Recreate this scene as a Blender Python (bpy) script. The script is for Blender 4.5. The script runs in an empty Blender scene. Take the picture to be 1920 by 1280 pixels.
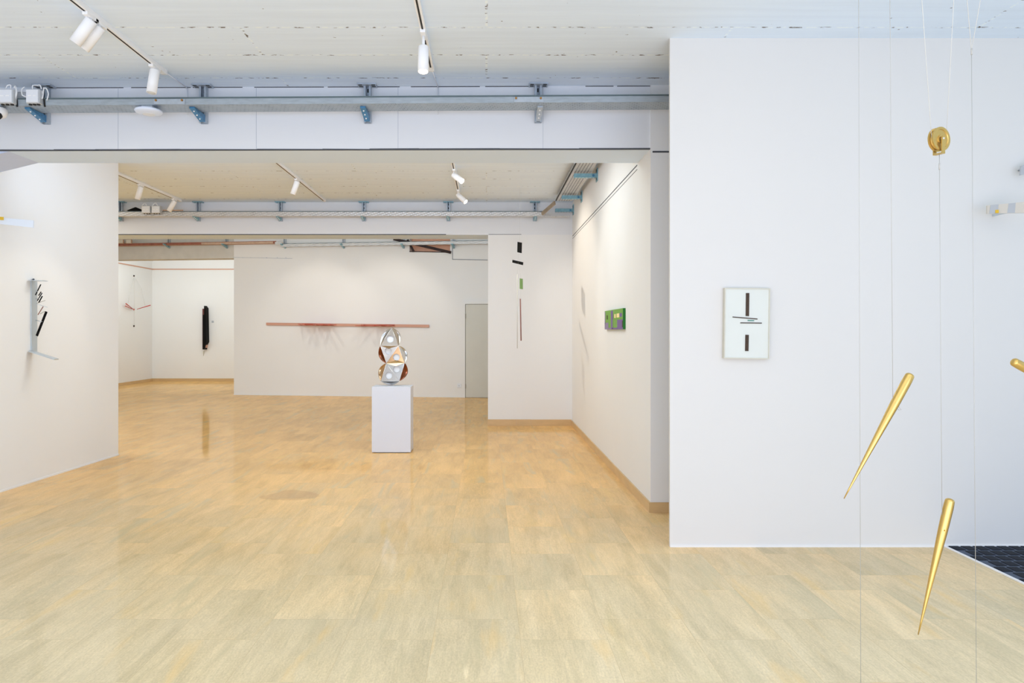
import bpy, bmesh, math, random
from mathutils import Vector, Matrix
random.seed(4)
SC = bpy.context.scene
COL = SC.collection
F = 1280.0; CX = 912.0; CY = 620.0; H = 1.41; CEIL = 3.32

def P(x, y, Y):                      # a point of the photograph at a known depth
    return Vector(((x-CX)*Y/F, Y, H+(CY-y)*Y/F))
def PX(x, y, X):                     # a point on a wall of constant X
    return P(x, y, X*F/(x-CX))

# ------------------------------------------------------------------ materials
def new_mat(name):
    m = bpy.data.materials.new(name); m.use_nodes = True
    nt = m.node_tree; b = nt.nodes['Principled BSDF']
    return m, nt, b
def N(nt, t, **kw):
    n = nt.nodes.new(t)
    for k, v in kw.items():
        if k in n.inputs: n.inputs[k].default_value = v
        else: setattr(n, k, v)
    return n
def lin(c):
    f = lambda v: v/12.92 if v <= .04045 else ((v+.055)/1.055)**2.4
    return tuple(f(v/255) for v in c)+(1,)
def mat(name, col, rough=.5, metal=0, spec=.5, noise=0.0, nscale=30, bump=0, emit=None, estr=0, stretch=(1,1,1), srgb=True):
    m, nt, b = new_mat(name)
    c = lin(col) if srgb else tuple(col)+(1,)
    b.inputs['Base Color'].default_value = c
    b.inputs['Roughness'].default_value = rough
    b.inputs['Metallic'].default_value = metal
    b.inputs['Specular IOR Level'].default_value = spec
    tc = N(nt, 'ShaderNodeTexCoord'); mp = N(nt, 'ShaderNodeMapping'); mp.inputs['Scale'].default_value = stretch
    nt.links.new(tc.outputs['Object'], mp.inputs[0])
    nz = N(nt, 'ShaderNodeTexNoise', Scale=nscale, Detail=4.0)
    nt.links.new(mp.outputs[0], nz.inputs['Vector'])
    mx = N(nt, 'ShaderNodeMix', data_type='RGBA', blend_type='MULTIPLY')
    mx.inputs[0].default_value = 1
    mx.inputs[6].default_value = c
    rmp = N(nt, 'ShaderNodeMapRange'); rmp.inputs[3].default_value = 1-noise; rmp.inputs[4].default_value = 1+noise*.4
    nt.links.new(nz.outputs[0], rmp.inputs[0]); nt.links.new(rmp.outputs[0], mx.inputs[7])
    nt.links.new(mx.outputs[2], b.inputs['Base Color'])
    if bump:
        bp = N(nt, 'ShaderNodeBump', Strength=bump, Distance=.01)
        nt.links.new(nz.outputs[0], bp.inputs['Height']); nt.links.new(bp.outputs[0], b.inputs['Normal'])
    if emit:
        b.inputs['Emission Color'].default_value = lin(emit); b.inputs['Emission Strength'].default_value = estr
    return m

M = {}
M['panel'] = mat('white_panel', (224,221,216), .75, noise=.02, nscale=1.3, spec=.2)
M['wall'] = mat('white_plaster', (236,235,233), .75, noise=.03, nscale=1.3, spec=.2)
M['beam'] = mat('white_board', (229,230,232), .7, noise=.03, nscale=1.0, spec=.2)
M['soffit'] = mat('bounce_offset_white', (220,236,255), .75, noise=.02, nscale=1.3, spec=.2)  # blue tint painted in to offset warm floor bounce on the beam underside
M['soffit_cool'] = mat('bounce_offset_white_deep', (214,232,255), .75, noise=.02, spec=.2)  # stronger tint against the bounced floor light, for the middle beam underside
M['wedge'] = mat('blue_lit_board', (206,218,244), .75, noise=.02, spec=.2)  # bluish light on the wedge is put into its colour
M['seam_soft'] = mat('fine_seam', (178,184,194), .8)
M['seam'] = mat('grey_seam', (120,124,132), .9)  # grey of panel outlines and tray ribs
M['crack'] = mat('dark_crack', (86,88,92), .9)
M['bulk'] = mat('rough_plaster', (214,210,202), .9, noise=.14, nscale=6, bump=.25, spec=.1)
M['white_metal'] = mat('white_lacquer', (244,244,244), .35, spec=.4)
M['white_plastic'] = mat('white_plastic', (228,231,236), .4)
M['cool_plastic'] = mat('cool_white_plastic', (222,232,250), .4)
M['grey_plastic'] = mat('grey_plastic', (196,200,204), .5)
M['black'] = mat('black_slot', (22,20,18), .6)
M['black_matte'] = mat('black_paint', (9,8,7), .75, spec=.15)
M['blackred'] = mat('dark_red_edge', (92,34,26), .6)
M['pedestal'] = mat('white_painted_wood', (216,219,228), .5, noise=.02, nscale=2)
M['zinc'] = mat('galvanised_steel', (186,196,206), .42, .35, noise=.25, nscale=30)
M['zinc_blue'] = mat('blue_zinc_steel', (78,140,184), .38, .35, noise=.55, nscale=55)
M['zinc_teal'] = mat('teal_zinc_steel', (138,184,200), .4, .3, noise=.45, nscale=55)
M['steel_light'] = mat('pale_aluminium', (205,214,220), .38, .55, noise=.08, nscale=12)
M['steel_pale'] = mat('pale_painted_steel', (222,228,236), .3, .1)
M['chrome'] = mat('mirror_chrome', (206,204,202), .045, 1.0, noise=.35, nscale=12)
M['chrome_edge'] = mat('bright_chrome', (244,240,236), .2, .7)
M['chrome_soft'] = mat('dim_reflection_chrome', (186,176,164), .2, .95, noise=.25, nscale=10)  # dimmer reflections painted into the chrome colour
M['chrome_warm'] = mat('tan_reflection_chrome', (190,156,118), .12, .95, noise=.35, nscale=9)  # tan reflections painted into the chrome colour
M['chrome_brown'] = mat('brown_reflection_chrome', (150,92,66), .1, 1.0, noise=.75, nscale=14)  # brown reflections painted into the chrome colour
M['brass'] = mat('brushed_brass', (216,182,106), .32, .85, noise=.12, nscale=8)
M['brass_dark'] = mat('darker_brass', (150,108,30), .4, .85)  # darker tone for the pin dot on the cone
M['wire'] = mat('steel_wire', (182,180,174), .5, .1)
M['wire_pale'] = mat('pale_wire', (206,204,196), .6)
M['wood_bar'] = mat('pink_beech', (208,158,136), .55, noise=.12, nscale=20, stretch=(1,8,20))
M['bar_red'] = mat('reddish_beech', (204,134,114), .55, noise=.2, nscale=40)
M['red_stick'] = mat('red_brown_stick', (196,92,74), .55, noise=.2, nscale=30)
M['red_rod'] = mat('red_rod', (186,60,44), .5)
M['copper_line'] = mat('copper_line', (202,154,128), .5)
M['yellow'] = mat('yellow_square', (222,180,20), .5)
M['grey_patch'] = mat('grey_patch', (176,180,184), .4)
M['beige_patch'] = mat('beige_patch', (204,198,186), .4)
M['green'] = mat('leaf_green', (116,166,62), .6, noise=.18, nscale=25)
M['green_pale'] = mat('pale_green', (120,160,110), .6)
M['green_mobile'] = mat('mid_green', (128,170,96), .6)
M['green_dark'] = mat('dark_green_edge', (14,112,22), .6)
M['purple'] = mat('violet_paint', (118,92,150), .6, noise=.2, nscale=30)
M['purple_grey'] = mat('grey_violet', (140,126,158), .6, noise=.2, nscale=30)
M['cream'] = mat('cream_paint', (246,222,160), .6)
M['olive'] = mat('olive_dark', (58,60,16), .6)
M['brown_bar'] = mat('dark_brown_bar', (66,42,16), .6, noise=.4, nscale=60)
M['brown_line'] = mat('brown_line', (140,92,84), .6)
M['teal_bar'] = mat('teal_bar', (78,140,124), .6)
M['picture'] = mat('picture_ground', (222,224,216), .55, noise=.03, nscale=8)
M['frame'] = mat('pale_wood_frame', (212,208,192), .5, noise=.1, nscale=30)
M['door'] = mat('grey_green_door', (212,210,200), .6, noise=.05, nscale=4)
M['hinge'] = mat('hinge_grey', (150,146,132), .6)
M['link'] = mat('weathered_link', (172,156,134), .5, .3, noise=.3, nscale=20)
M['rust'] = mat('rust_red_steel', (164,102,82), .6, .2, noise=.5, nscale=14)
M['rust_soft'] = mat('rusty_beige_steel', (204,172,148), .55, .2, noise=.4, nscale=16)
M['brick'] = mat('peach_brick', (246,190,160), .8, noise=.2, nscale=12)
M['dark_beam'] = mat('dark_rusty_beam', (44,22,18), .7, noise=.4, nscale=20)
M['mat_base'] = mat('mat_base', (84,94,112), .9, noise=.2, nscale=60)
M['mat_pad'] = mat('mat_pad', (20,26,38), .95, noise=.25, nscale=80)
M['lens'] = mat('lamp_lens', (255,246,226), .4, emit=(255,236,200), estr=14)
M['lens_off'] = mat('lamp_lens_off', (215,215,212), .25)
M['bolt'] = mat('brass_bolt', (172,126,66), .4, .7)

# boarded concrete ceiling, painted white
def ceiling_mat(name, base):
    m, nt, b = new_mat(name)
    tc = N(nt, 'ShaderNodeTexCoord'); L = nt.links
    br = N(nt, 'ShaderNodeTexBrick', Scale=1.0)
    br.inputs['Brick Width'].default_value = 3.1; br.inputs['Row Height'].default_value = .43
    br.inputs['Mortar Size'].default_value = .011; br.inputs['Mortar Smooth'].default_value = .6
    L.new(tc.outputs['Object'], br.inputs['Vector'])
    mp = N(nt, 'ShaderNodeMapping'); mp.inputs['Scale'].default_value = (22, 40, 1)
    L.new(tc.outputs['Object'], mp.inputs[0])
    n1 = N(nt, 'ShaderNodeTexNoise', Scale=1.0, Detail=3.0); L.new(mp.outputs[0], n1.inputs['Vector'])
    pit = N(nt, 'ShaderNodeMapRange'); pit.inputs[1].default_value = .585; pit.inputs[2].default_value = .64
    L.new(n1.outputs[0], pit.inputs[0])
    dark = N(nt, 'ShaderNodeMath', operation='MULTIPLY'); L.new(br.outputs['Fac'], dark.inputs[0]); L.new(pit.outputs[0], dark.inputs[1])
    hi = N(nt, 'ShaderNodeMapRange'); hi.inputs[1].default_value = .5; hi.inputs[2].default_value = .42
    L.new(n1.outputs[0], hi.inputs[0])
    lite = N(nt, 'ShaderNodeMath', operation='MULTIPLY'); L.new(br.outputs['Fac'], lite.inputs[0]); L.new(hi.outputs[0], lite.inputs[1])
    mp2 = N(nt, 'ShaderNodeMapping'); mp2.inputs['Scale'].default_value = (1.2, 22, 1)
    L.new(tc.outputs['Object'], mp2.inputs[0])
    n2 = N(nt, 'ShaderNodeTexNoise', Scale=1.0, Detail=5.0); L.new(mp2.outputs[0], n2.inputs['Vector'])
    r2 = N(nt, 'ShaderNodeMapRange'); r2.inputs[1].default_value = .3; r2.inputs[2].default_value = .7; r2.inputs[3].default_value = .965; r2.inputs[4].default_value = 1.02
    L.new(n2.outputs[0], r2.inputs[0])
    n3 = N(nt, 'ShaderNodeTexNoise', Scale=26.0, Detail=2.0); L.new(tc.outputs['Object'], n3.inputs['Vector'])
    sp = N(nt, 'ShaderNodeMapRange'); sp.inputs[1].default_value = .765; sp.inputs[2].default_value = .80; L.new(n3.outputs[0], sp.inputs[0])
    mul = N(nt, 'ShaderNodeMix', data_type='RGBA', blend_type='MULTIPLY'); mul.inputs[0].default_value = 1; mul.inputs[6].default_value = lin(base)
    L.new(r2.outputs[0], mul.inputs[7])
    a = N(nt, 'ShaderNodeMix', data_type='RGBA'); L.new(lite.outputs[0], a.inputs[0]); L.new(mul.outputs[2], a.inputs[6]); a.inputs[7].default_value = lin((240,250,255))
    d = N(nt, 'ShaderNodeMix', data_type='RGBA'); L.new(dark.outputs[0], d.inputs[0]); L.new(a.outputs[2], d.inputs[6]); d.inputs[7].default_value = lin((104,94,84))
    e = N(nt, 'ShaderNodeMix', data_type='RGBA'); L.new(sp.outputs[0], e.inputs[0]); L.new(d.outputs[2], e.inputs[6]); e.inputs[7].default_value = lin((120,112,100))
    L.new(e.outputs[2], b.inputs['Base Color'])
    b.inputs['Roughness'].default_value = .8; b.inputs['Specular IOR Level'].default_value = .2
    bp = N(nt, 'ShaderNodeBump', Strength=.10, Distance=.02)
    L.new(n2.outputs[0], bp.inputs['Height']); L.new(bp.outputs[0], b.inputs['Normal'])
    return m
M['ceiling'] = ceiling_mat('board_marked_concrete', (228,241,255))

# polished travertine floor, 60 x 40 cm slabs laid with their grain into the room
def floor_mat(name):
    m, nt, b = new_mat(name); L = nt.links
    tc = N(nt, 'ShaderNodeTexCoord')
    sep = N(nt, 'ShaderNodeSeparateXYZ'); L.new(tc.outputs['Object'], sep.inputs[0])
    com = N(nt, 'ShaderNodeCombineXYZ')
    ax = N(nt, 'ShaderNodeMath', operation='ADD'); ax.inputs[1].default_value = 20.0-.155+.4*0
    ay = N(nt, 'ShaderNodeMath', operation='ADD'); ay.inputs[1].default_value = 12.26
    L.new(sep.outputs['X'], ax.inputs[0]); L.new(sep.outputs['Y'], ay.inputs[0])
    L.new(ay.outputs[0], com.inputs['X']); L.new(ax.outputs[0], com.inputs['Y'])
    br = N(nt, 'ShaderNodeTexBrick', Scale=1.0)
    br.offset = .37; br.offset_frequency = 2; br.squash = 1
    br.inputs['Color1'].default_value = (0,0,0,1); br.inputs['Color2'].default_value = (1,1,1,1); br.inputs['Mortar'].default_value = (.5,.5,.5,1)
    br.inputs['Brick Width'].default_value = .6; br.inputs['Row Height'].default_value = .4
    br.inputs['Mortar Size'].default_value = .0011; br.inputs['Mortar Smooth'].default_value = .3
    L.new(com.outputs[0], br.inputs['Vector'])
    rnd = N(nt, 'ShaderNodeSeparateColor'); L.new(br.outputs['Color'], rnd.inputs[0])
    # grain, shifted slab by slab
    sh = N(nt, 'ShaderNodeMath', operation='MULTIPLY'); sh.inputs[1].default_value = 37.0; L.new(rnd.outputs[0], sh.inputs[0])
    cz = N(nt, 'ShaderNodeCombineXYZ'); L.new(sep.outputs['X'], cz.inputs['X']); L.new(sep.outputs['Y'], cz.inputs['Y']); L.new(sh.outputs[0], cz.inputs['Z'])
    def grain(sx, sy, det, dist):
        mp = N(nt, 'ShaderNodeMapping'); mp.inputs['Scale'].default_value = (sx, sy, 1); L.new(cz.outputs[0], mp.inputs[0])
        n = N(nt, 'ShaderNodeTexNoise', Scale=1.0, Detail=det, Distortion=dist); L.new(mp.outputs[0], n.inputs['Vector']); return n
    g1 = grain(7, 1.3, 8.0, 1.0); g2 = grain(60, 7, 8.0, 1.2); g3 = grain(3.2, 1.6, 3.0, .3); g4 = grain(150, 70, 5.0, 0)
    cr = N(nt, 'ShaderNodeValToRGB'); e = cr.color_ramp.elements
    e[0].position = .30; e[0].color = (.82,.815,.78,1)
    e[1].position = .72; e[1].color = (1,1,1,1)
    k = e.new(.5); k.color = (.93,.925,.905,1)
    L.new(g1.outputs[0], cr.inputs[0])
    def mult(colsock, valsock, lo, hi, a=.3, z=.7, tint=None):
        r = N(nt, 'ShaderNodeMapRange'); r.inputs[1].default_value = a; r.inputs[2].default_value = z; r.inputs[3].default_value = lo; r.inputs[4].default_value = hi
        L.new(valsock, r.inputs[0])
        x = N(nt, 'ShaderNodeMix', data_type='RGBA', blend_type='MULTIPLY'); x.inputs[0].default_value = 1
        L.new(colsock, x.inputs[6]); L.new(r.outputs[0], x.inputs[7]); return x.outputs[2]
    # light gradient painted into the slab colour: pale in front, warm behind
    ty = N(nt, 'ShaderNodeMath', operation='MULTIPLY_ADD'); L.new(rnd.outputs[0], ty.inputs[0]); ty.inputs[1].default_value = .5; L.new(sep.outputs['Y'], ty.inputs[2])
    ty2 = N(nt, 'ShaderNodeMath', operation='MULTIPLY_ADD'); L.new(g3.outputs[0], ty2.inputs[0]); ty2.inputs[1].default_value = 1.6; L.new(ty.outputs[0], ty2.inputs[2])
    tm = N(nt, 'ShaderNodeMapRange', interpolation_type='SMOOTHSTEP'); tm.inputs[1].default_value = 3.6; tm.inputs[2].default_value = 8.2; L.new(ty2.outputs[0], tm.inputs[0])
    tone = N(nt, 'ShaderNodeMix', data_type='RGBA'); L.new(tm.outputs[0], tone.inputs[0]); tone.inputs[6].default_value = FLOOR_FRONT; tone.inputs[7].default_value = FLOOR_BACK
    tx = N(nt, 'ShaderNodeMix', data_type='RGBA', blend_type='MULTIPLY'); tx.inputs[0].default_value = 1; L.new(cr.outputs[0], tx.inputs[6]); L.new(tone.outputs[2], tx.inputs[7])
    c = mult(tx.outputs[2], g2.outputs[0], .92, 1.05)
    c = mult(c, g3.outputs[0], .93, 1.05)
    c = mult(c, g4.outputs[0], .88, 1.05)
    c = mult(c, rnd.outputs[0], .925, 1.04, 0, 1)
    # greenish-grey and golden veins
    gv = N(nt, 'ShaderNodeMapRange'); gv.inputs[1].default_value = .56; gv.inputs[2].default_value = .72; gv.inputs[4].default_value = .5
    L.new(grain(7, .9, 5, 1.0).outputs[0], gv.inputs[0])
    v1 = N(nt, 'ShaderNodeMix', data_type='RGBA'); L.new(gv.outputs[0], v1.inputs[0]); L.new(c, v1.inputs[6]); v1.inputs[7].default_value = lin((202,190,152))
    mpx = N(nt, 'ShaderNodeMapping'); mpx.inputs['Location'].default_value = (5,9,3); L.new(cz.outputs[0], mpx.inputs[0])
    mpy = N(nt, 'ShaderNodeMapping'); mpy.inputs['Scale'].default_value = (6,1.3,1); L.new(mpx.outputs[0], mpy.inputs[0])
    gn = N(nt, 'ShaderNodeTexNoise', Scale=1.0, Detail=4.0); L.new(mpy.outputs[0], gn.inputs['Vector'])
    gd = N(nt, 'ShaderNodeMapRange'); gd.inputs[1].default_value = .60; gd.inputs[2].default_value = .75; gd.inputs[4].default_value = .5; L.new(gn.outputs[0], gd.inputs[0])
    v2 = N(nt, 'ShaderNodeMix', data_type='RGBA'); L.new(gd.outputs[0], v2.inputs[0]); L.new(v1.outputs[2], v2.inputs[6]); v2.inputs[7].default_value = lin((244,204,130))
    # joints
    jm = N(nt, 'ShaderNodeMath', operation='MULTIPLY'); jm.inputs[1].default_value = .32; L.new(br.outputs['Fac'], jm.inputs[0])
    j = N(nt, 'ShaderNodeMix', data_type='RGBA'); L.new(jm.outputs[0], j.inputs[0]); L.new(v2.outputs[2], j.inputs[6]); j.inputs[7].default_value = lin((166,132,88))
    # an old brown stain in the stone
    mst = N(nt, 'ShaderNodeMapping', vector_type='POINT'); mst.inputs['Location'].default_value = (1.68*3.4, -5.86*4.4, 0); mst.inputs['Scale'].default_value = (3.4, 4.4, 1)
    L.new(tc.outputs['Object'], mst.inputs[0])
    wob = N(nt, 'ShaderNodeTexNoise', Scale=5.0, Detail=3.0); L.new(tc.outputs['Object'], wob.inputs['Vector'])
    ln = N(nt, 'ShaderNodeVectorMath', operation='LENGTH'); L.new(mst.outputs[0], ln.inputs[0])
    ad = N(nt, 'ShaderNodeMath', operation='ADD'); L.new(ln.outputs['Value'], ad.inputs[0]); L.new(wob.outputs[0], ad.inputs[1])
    sr = N(nt, 'ShaderNodeMapRange'); sr.inputs[1].default_value = 1.32; sr.inputs[2].default_value = 1.22; sr.inputs[4].default_value = .38; L.new(ad.outputs[0], sr.inputs[0])
    st = N(nt, 'ShaderNodeMix', data_type='RGBA'); L.new(sr.outputs[0], st.inputs[0]); L.new(j.outputs[2], st.inputs[6]); st.inputs[7].default_value = lin((196,148,96))
    sat = N(nt, 'ShaderNodeHueSaturation', Saturation=FLOOR_SAT, Value=FLOOR_VAL); L.new(st.outputs[2], sat.inputs['Color'])
    L.new(sat.outputs[0], b.inputs['Base Color'])
    rr = N(nt, 'ShaderNodeMapRange'); rr.inputs[3].default_value = .04; rr.inputs[4].default_value = .11; L.new(g3.outputs[0], rr.inputs[0])
    df = N(nt, 'ShaderNodeBsdfDiffuse'); L.new(sat.outputs[0], df.inputs['Color'])
    gl = N(nt, 'ShaderNodeBsdfGlossy'); L.new(rr.outputs[0], gl.inputs['Roughness'])
    fz = N(nt, 'ShaderNodeFresnel', IOR=1.5); fm_ = N(nt, 'ShaderNodeMapRange'); fm_.inputs[1].default_value = .04; fm_.inputs[2].default_value = .5; fm_.inputs[3].default_value = .05; fm_.inputs[4].default_value = .33
    L.new(fz.outputs[0], fm_.inputs[0])
    ms = N(nt, 'ShaderNodeMixShader'); L.new(fm_.outputs[0], ms.inputs[0]); L.new(df.outputs[0], ms.inputs[1]); L.new(gl.outputs[0], ms.inputs[2])
    L.new(ms.outputs[0], nt.nodes['Material Output'].inputs['Surface']); nt.nodes.remove(b)
    return m
FLOOR_SAT = 1.0; FLOOR_VAL = 1.0; FLOOR_FRONT = (.88,.74,.475,1); FLOOR_BACK = (1.0,.61,.24,1)  # front and back slab tones with the light gradient mixed in
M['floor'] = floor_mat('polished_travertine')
M['stone_base'] = mat('travertine_skirting', (214,180,130), .3, noise=.2, nscale=5, stretch=(1,1,4))

# perforated tray metal
def tray_mat(name, base, dark, sc=26):
    m, nt, b = new_mat(name); L = nt.links
    tc = N(nt, 'ShaderNodeTexCoord')
    mp = N(nt, 'ShaderNodeMapping'); mp.inputs['Rotation'].default_value = (math.radians(40), 0, math.radians(12)); mp.inputs['Scale'].default_value = (1,1,1)
    L.new(tc.outputs['Object'], mp.inputs[0])
    br = N(nt, 'ShaderNodeTexBrick', Scale=sc); br.inputs['Mortar Size'].default_value = .09; br.inputs['Mortar Smooth'].default_value = .8
    br.inputs['Brick Width'].default_value = .9; br.inputs['Row Height'].default_value = .55
    L.new(mp.outputs[0], br.inputs['Vector'])
    nz = N(nt, 'ShaderNodeTexNoise', Scale=9.0, Detail=5.0); L.new(tc.outputs['Object'], nz.inputs['Vector'])
    r = N(nt, 'ShaderNodeMapRange'); r.inputs[1].default_value = .35; r.inputs[2].default_value = .7; L.new(nz.outputs[0], r.inputs[0])
    ml = N(nt, 'ShaderNodeMath', operation='MULTIPLY'); L.new(br.outputs['Fac'], ml.inputs[0]); L.new(r.outputs[0], ml.inputs[1])
    mx = N(nt, 'ShaderNodeMix', data_type='RGBA'); L.new(ml.outputs[0], mx.inputs[0]); mx.inputs[6].default_value = lin(base); mx.inputs[7].default_value = lin(dark)
    L.new(mx.outputs[2], b.inputs['Base Color'])
    b.inputs['Metallic'].default_value = .45; b.inputs['Roughness'].default_value = .42
    bp = N(nt, 'ShaderNodeBump', Strength=.6, Distance=.01); L.new(br.outputs['Fac'], bp.inputs['Height']); L.new(bp.outputs[0], b.inputs['Normal'])
    return m
M['tray'] = tray_mat('perforated_tray', (176,187,197), (104,120,136))
M['tray_far'] = tray_mat('perforated_tray_pale', (214,214,214), (168,172,176))
M['tray_lip'] = mat('tray_lip', (176,186,194), .5, .45, noise=.35, nscale=22, stretch=(.6,1,3))
M['tray_rim'] = mat('tray_rim_grey', (96,112,116), .5, .4)  # darker tone for the upper rim of the trays

# ------------------------------------------------------------------ mesh builder
class MB:
    def __init__(s): s.v = []; s.f = []; s.m = []; s.sm = []
    def add(s, vs, fs, mi=0, smooth=False):
        n = len(s.v); s.v += [Vector(v) for v in vs]
        for f in fs: s.f.append([i+n for i in f]); s.m.append(mi); s.sm.append(smooth)
        return s
    def hexa(s, b4, t4, mi=0):
        return s.add(list(b4)+list(t4), [(3,2,1,0),(4,5,6,7),(0,1,5,4),(1,2,6,5),(2,3,7,6),(3,0,4,7)], mi)
    def box(s, lo, hi, mi=0, mtx=None):
        x0,y0,z0 = lo; x1,y1,z1 = hi
        vs = [(x0,y0,z0),(x1,y0,z0),(x1,y1,z0),(x0,y1,z0),(x0,y0,z1),(x1,y0,z1),(x1,y1,z1),(x0,y1,z1)]
        if mtx: vs = [mtx @ Vector(v) for v in vs]
        return s.hexa(vs[:4], vs[4:], mi)
    def bar(s, a, b, w, h, up=(0,0,1), mi=0):          # rectangular bar from a to b
        a, b = Vector(a), Vector(b); d = (b-a).normalized(); u = Vector(up)
        r = d.cross(u)
        if r.length < 1e-5: r = d.cross(Vector((1,0,0)))
        r.normalize(); u = r.cross(d).normalized()
        q = lambda c: [c-r*w/2-u*h/2, c+r*w/2-u*h/2, c+r*w/2+u*h/2, c-r*w/2+u*h/2]
        return s.hexa(q(a), q(b), mi)
    def lathe(s, a, d, prof, n=24, mi=0, smooth=True, caps=True):   # prof: (t along d, radius)
        a = Vector(a); d = Vector(d).normalized(); x = d.orthogonal().normalized(); y = d.cross(x)
        vs = []; fs = []
        for t, r in prof:
            for k in range(n):
                an = 2*math.pi*k/n; vs.append(a+d*t+x*math.cos(an)*r+y*math.sin(an)*r)
        for i in range(len(prof)-1):
            for k in range(n):
                k2 = (k+1) % n; fs.append((i*n+k, i*n+k2, (i+1)*n+k2, (i+1)*n+k))
        s.add(vs, fs, mi, smooth)
        if caps:
            m = len(prof)-1
            s.add(vs[:n], [tuple(range(n-1,-1,-1))], mi); s.add(vs[m*n:], [tuple(range(n))], mi)
        return s
    def cyl(s, a, b, r, n=16, mi=0, r2=None, smooth=True):
        a, b = Vector(a), Vector(b); return s.lathe(a, b-a, [(0,r),((b-a).length, r if r2 is None else r2)], n, mi, smooth)
    def tube(s, pts, r, n=8, mi=0):
        for a, b in zip(pts[:-1], pts[1:]): s.cyl(a, b, r, n, mi)
        return s
    def prism(s, pts, off, mi=0):                      # polygon swept by a vector
        n = len(pts); pts = [Vector(p) for p in pts]; off = Vector(off)
        return s.add(pts+[p+off for p in pts], [tuple(range(n-1,-1,-1)), tuple(range(n,2*n))]+[(i,(i+1)%n,(i+1)%n+n,i+n) for i in range(n)], mi)
    def build(s, name, mats, parent=None, org=None, bevel=0):
        org = Vector(org) if org is not None else (Vector(parent['_o']) if parent is not None else Vector((0,0,0)))
        me = bpy.data.meshes.new(name)
        me.from_pydata([v-org for v in s.v], [], s.f); 
        for mm in (mats if isinstance(mats, (list, tuple)) else [mats]): me.materials.append(M[mm])
        for p, i, q in zip(me.polygons, s.m, s.sm): p.material_index = i; p.use_smooth = q
        bm = bmesh.new(); bm.from_mesh(me); bmesh.ops.remove_doubles(bm, verts=bm.verts, dist=1e-6); bmesh.ops.recalc_face_normals(bm, faces=bm.faces); bm.to_mesh(me); bm.free()
        o = bpy.data.objects.new(name, me); COL.objects.link(o)
        o['_o'] = tuple(org)
        if parent is not None: o.parent = parent
        else: o.location = org
        if bevel:
            md = o.modifiers.new('edge', 'BEVEL'); md.width = bevel; md.segments = 2; md.limit_method = 'ANGLE'
        return o

def sweep(path, r, n=10):
    mb = MB(); vs = []; fs = []; ref = Vector((.3,1,.2))
    for i, p in enumerate(path):
        d = (path[min(i+1,len(path)-1)]-path[max(i-1,0)]).normalized(); x = d.cross(ref).normalized(); y = d.cross(x)
        vs += [p+x*r*math.cos(2*math.pi*k/n)+y*r*math.sin(2*math.pi*k/n) for k in range(n)]
    for i in range(len(path)-1):
        for k in range(n): fs.append((i*n+k,i*n+(k+1)%n,(i+1)*n+(k+1)%n,(i+1)*n+k))
    fs += [tuple(range(n-1,-1,-1)), tuple(range((len(path)-1)*n,len(path)*n))]
    return mb.add(vs, fs, 0, True)
def tag(o, label, cat, group=None, kind=None):
    o['label'] = label; o['category'] = cat
    if group: o['group'] = group
    if kind: o['kind'] = kind
    return o
def thing(name, label, cat, loc=(0,0,0), group=None):
    o = bpy.data.objects.new(name, None); COL.objects.link(o); o.location = loc; o['_o'] = tuple(loc)
    o.empty_display_size = .1
    return tag(o, label, cat, group)
def struct(name, mb, mats, label=None, parent=None, bevel=0):
    o = mb.build(name, mats, parent, bevel=bevel)
    if parent is None: o['kind'] = 'structure'
    if label: o['label'] = label
    return o
def dup(root, loc, label, rotz=0):
    r = root.copy(); COL.objects.link(r); r.location = loc; r.rotation_euler = (0,0,rotz); r['label'] = label
    def kids(src, dst):
        for ch in list(src.children):
            if ch == dst: continue
            c = ch.copy(); COL.objects.link(c); c.parent = dst; kids(ch, c)
    kids(root, r)
    return r

# ------------------------------------------------------------------ the setting
YB = 5.31; YB2 = 5.76; XR = 1.277; YP = 10.15; YP2 = 10.62; ZB = 2.825; ZP = 2.837
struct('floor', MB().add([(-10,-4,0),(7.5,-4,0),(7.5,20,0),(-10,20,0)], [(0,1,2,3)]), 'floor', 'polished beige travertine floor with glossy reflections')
struct('ceiling', MB().box((-9.6,-4,CEIL),(7.5,10.4,CEIL+.2)), 'ceiling', 'white painted concrete ceiling with board marks')
struct('ceiling', MB().box((-9.6,10.4,3.60),(1.6,19.4,3.75)), 'ceiling', 'white ceiling of the far rooms')
# left partition
def lw(Y): return -4.244+.038*(Y-5.956)
struct('wall_left', MB().hexa([(lw(-4)-.2,-4,0),(lw(-4),-4,0),(lw(7.746),7.746,0),(lw(7.746)-.2,7.746,0)], [(lw(-4)-.2,-4,CEIL),(lw(-4),-4,CEIL),(lw(7.746),7.746,CEIL),(lw(7.746)-.2,7.746,CEIL)]), 'wall', 'white partition wall on the left')
struct('baseboard_left', MB().hexa([(lw(-4),-4,0),(lw(-4)+.006,-4,0),(lw(7.746)+.006,7.746,0),(lw(7.746),7.746,0)], [(lw(-4),-4,.015),(lw(-4)+.006,-4,.015),(lw(7.746)+.006,7.746,.015),(lw(7.746),7.746,.015)]), 'wall', 'thin white strip at the foot of the left partition')
struct('wall_outer_left', MB().box((-9.6,5.3,0),(-9.37,19.3,3.6)), 'wall')
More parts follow.
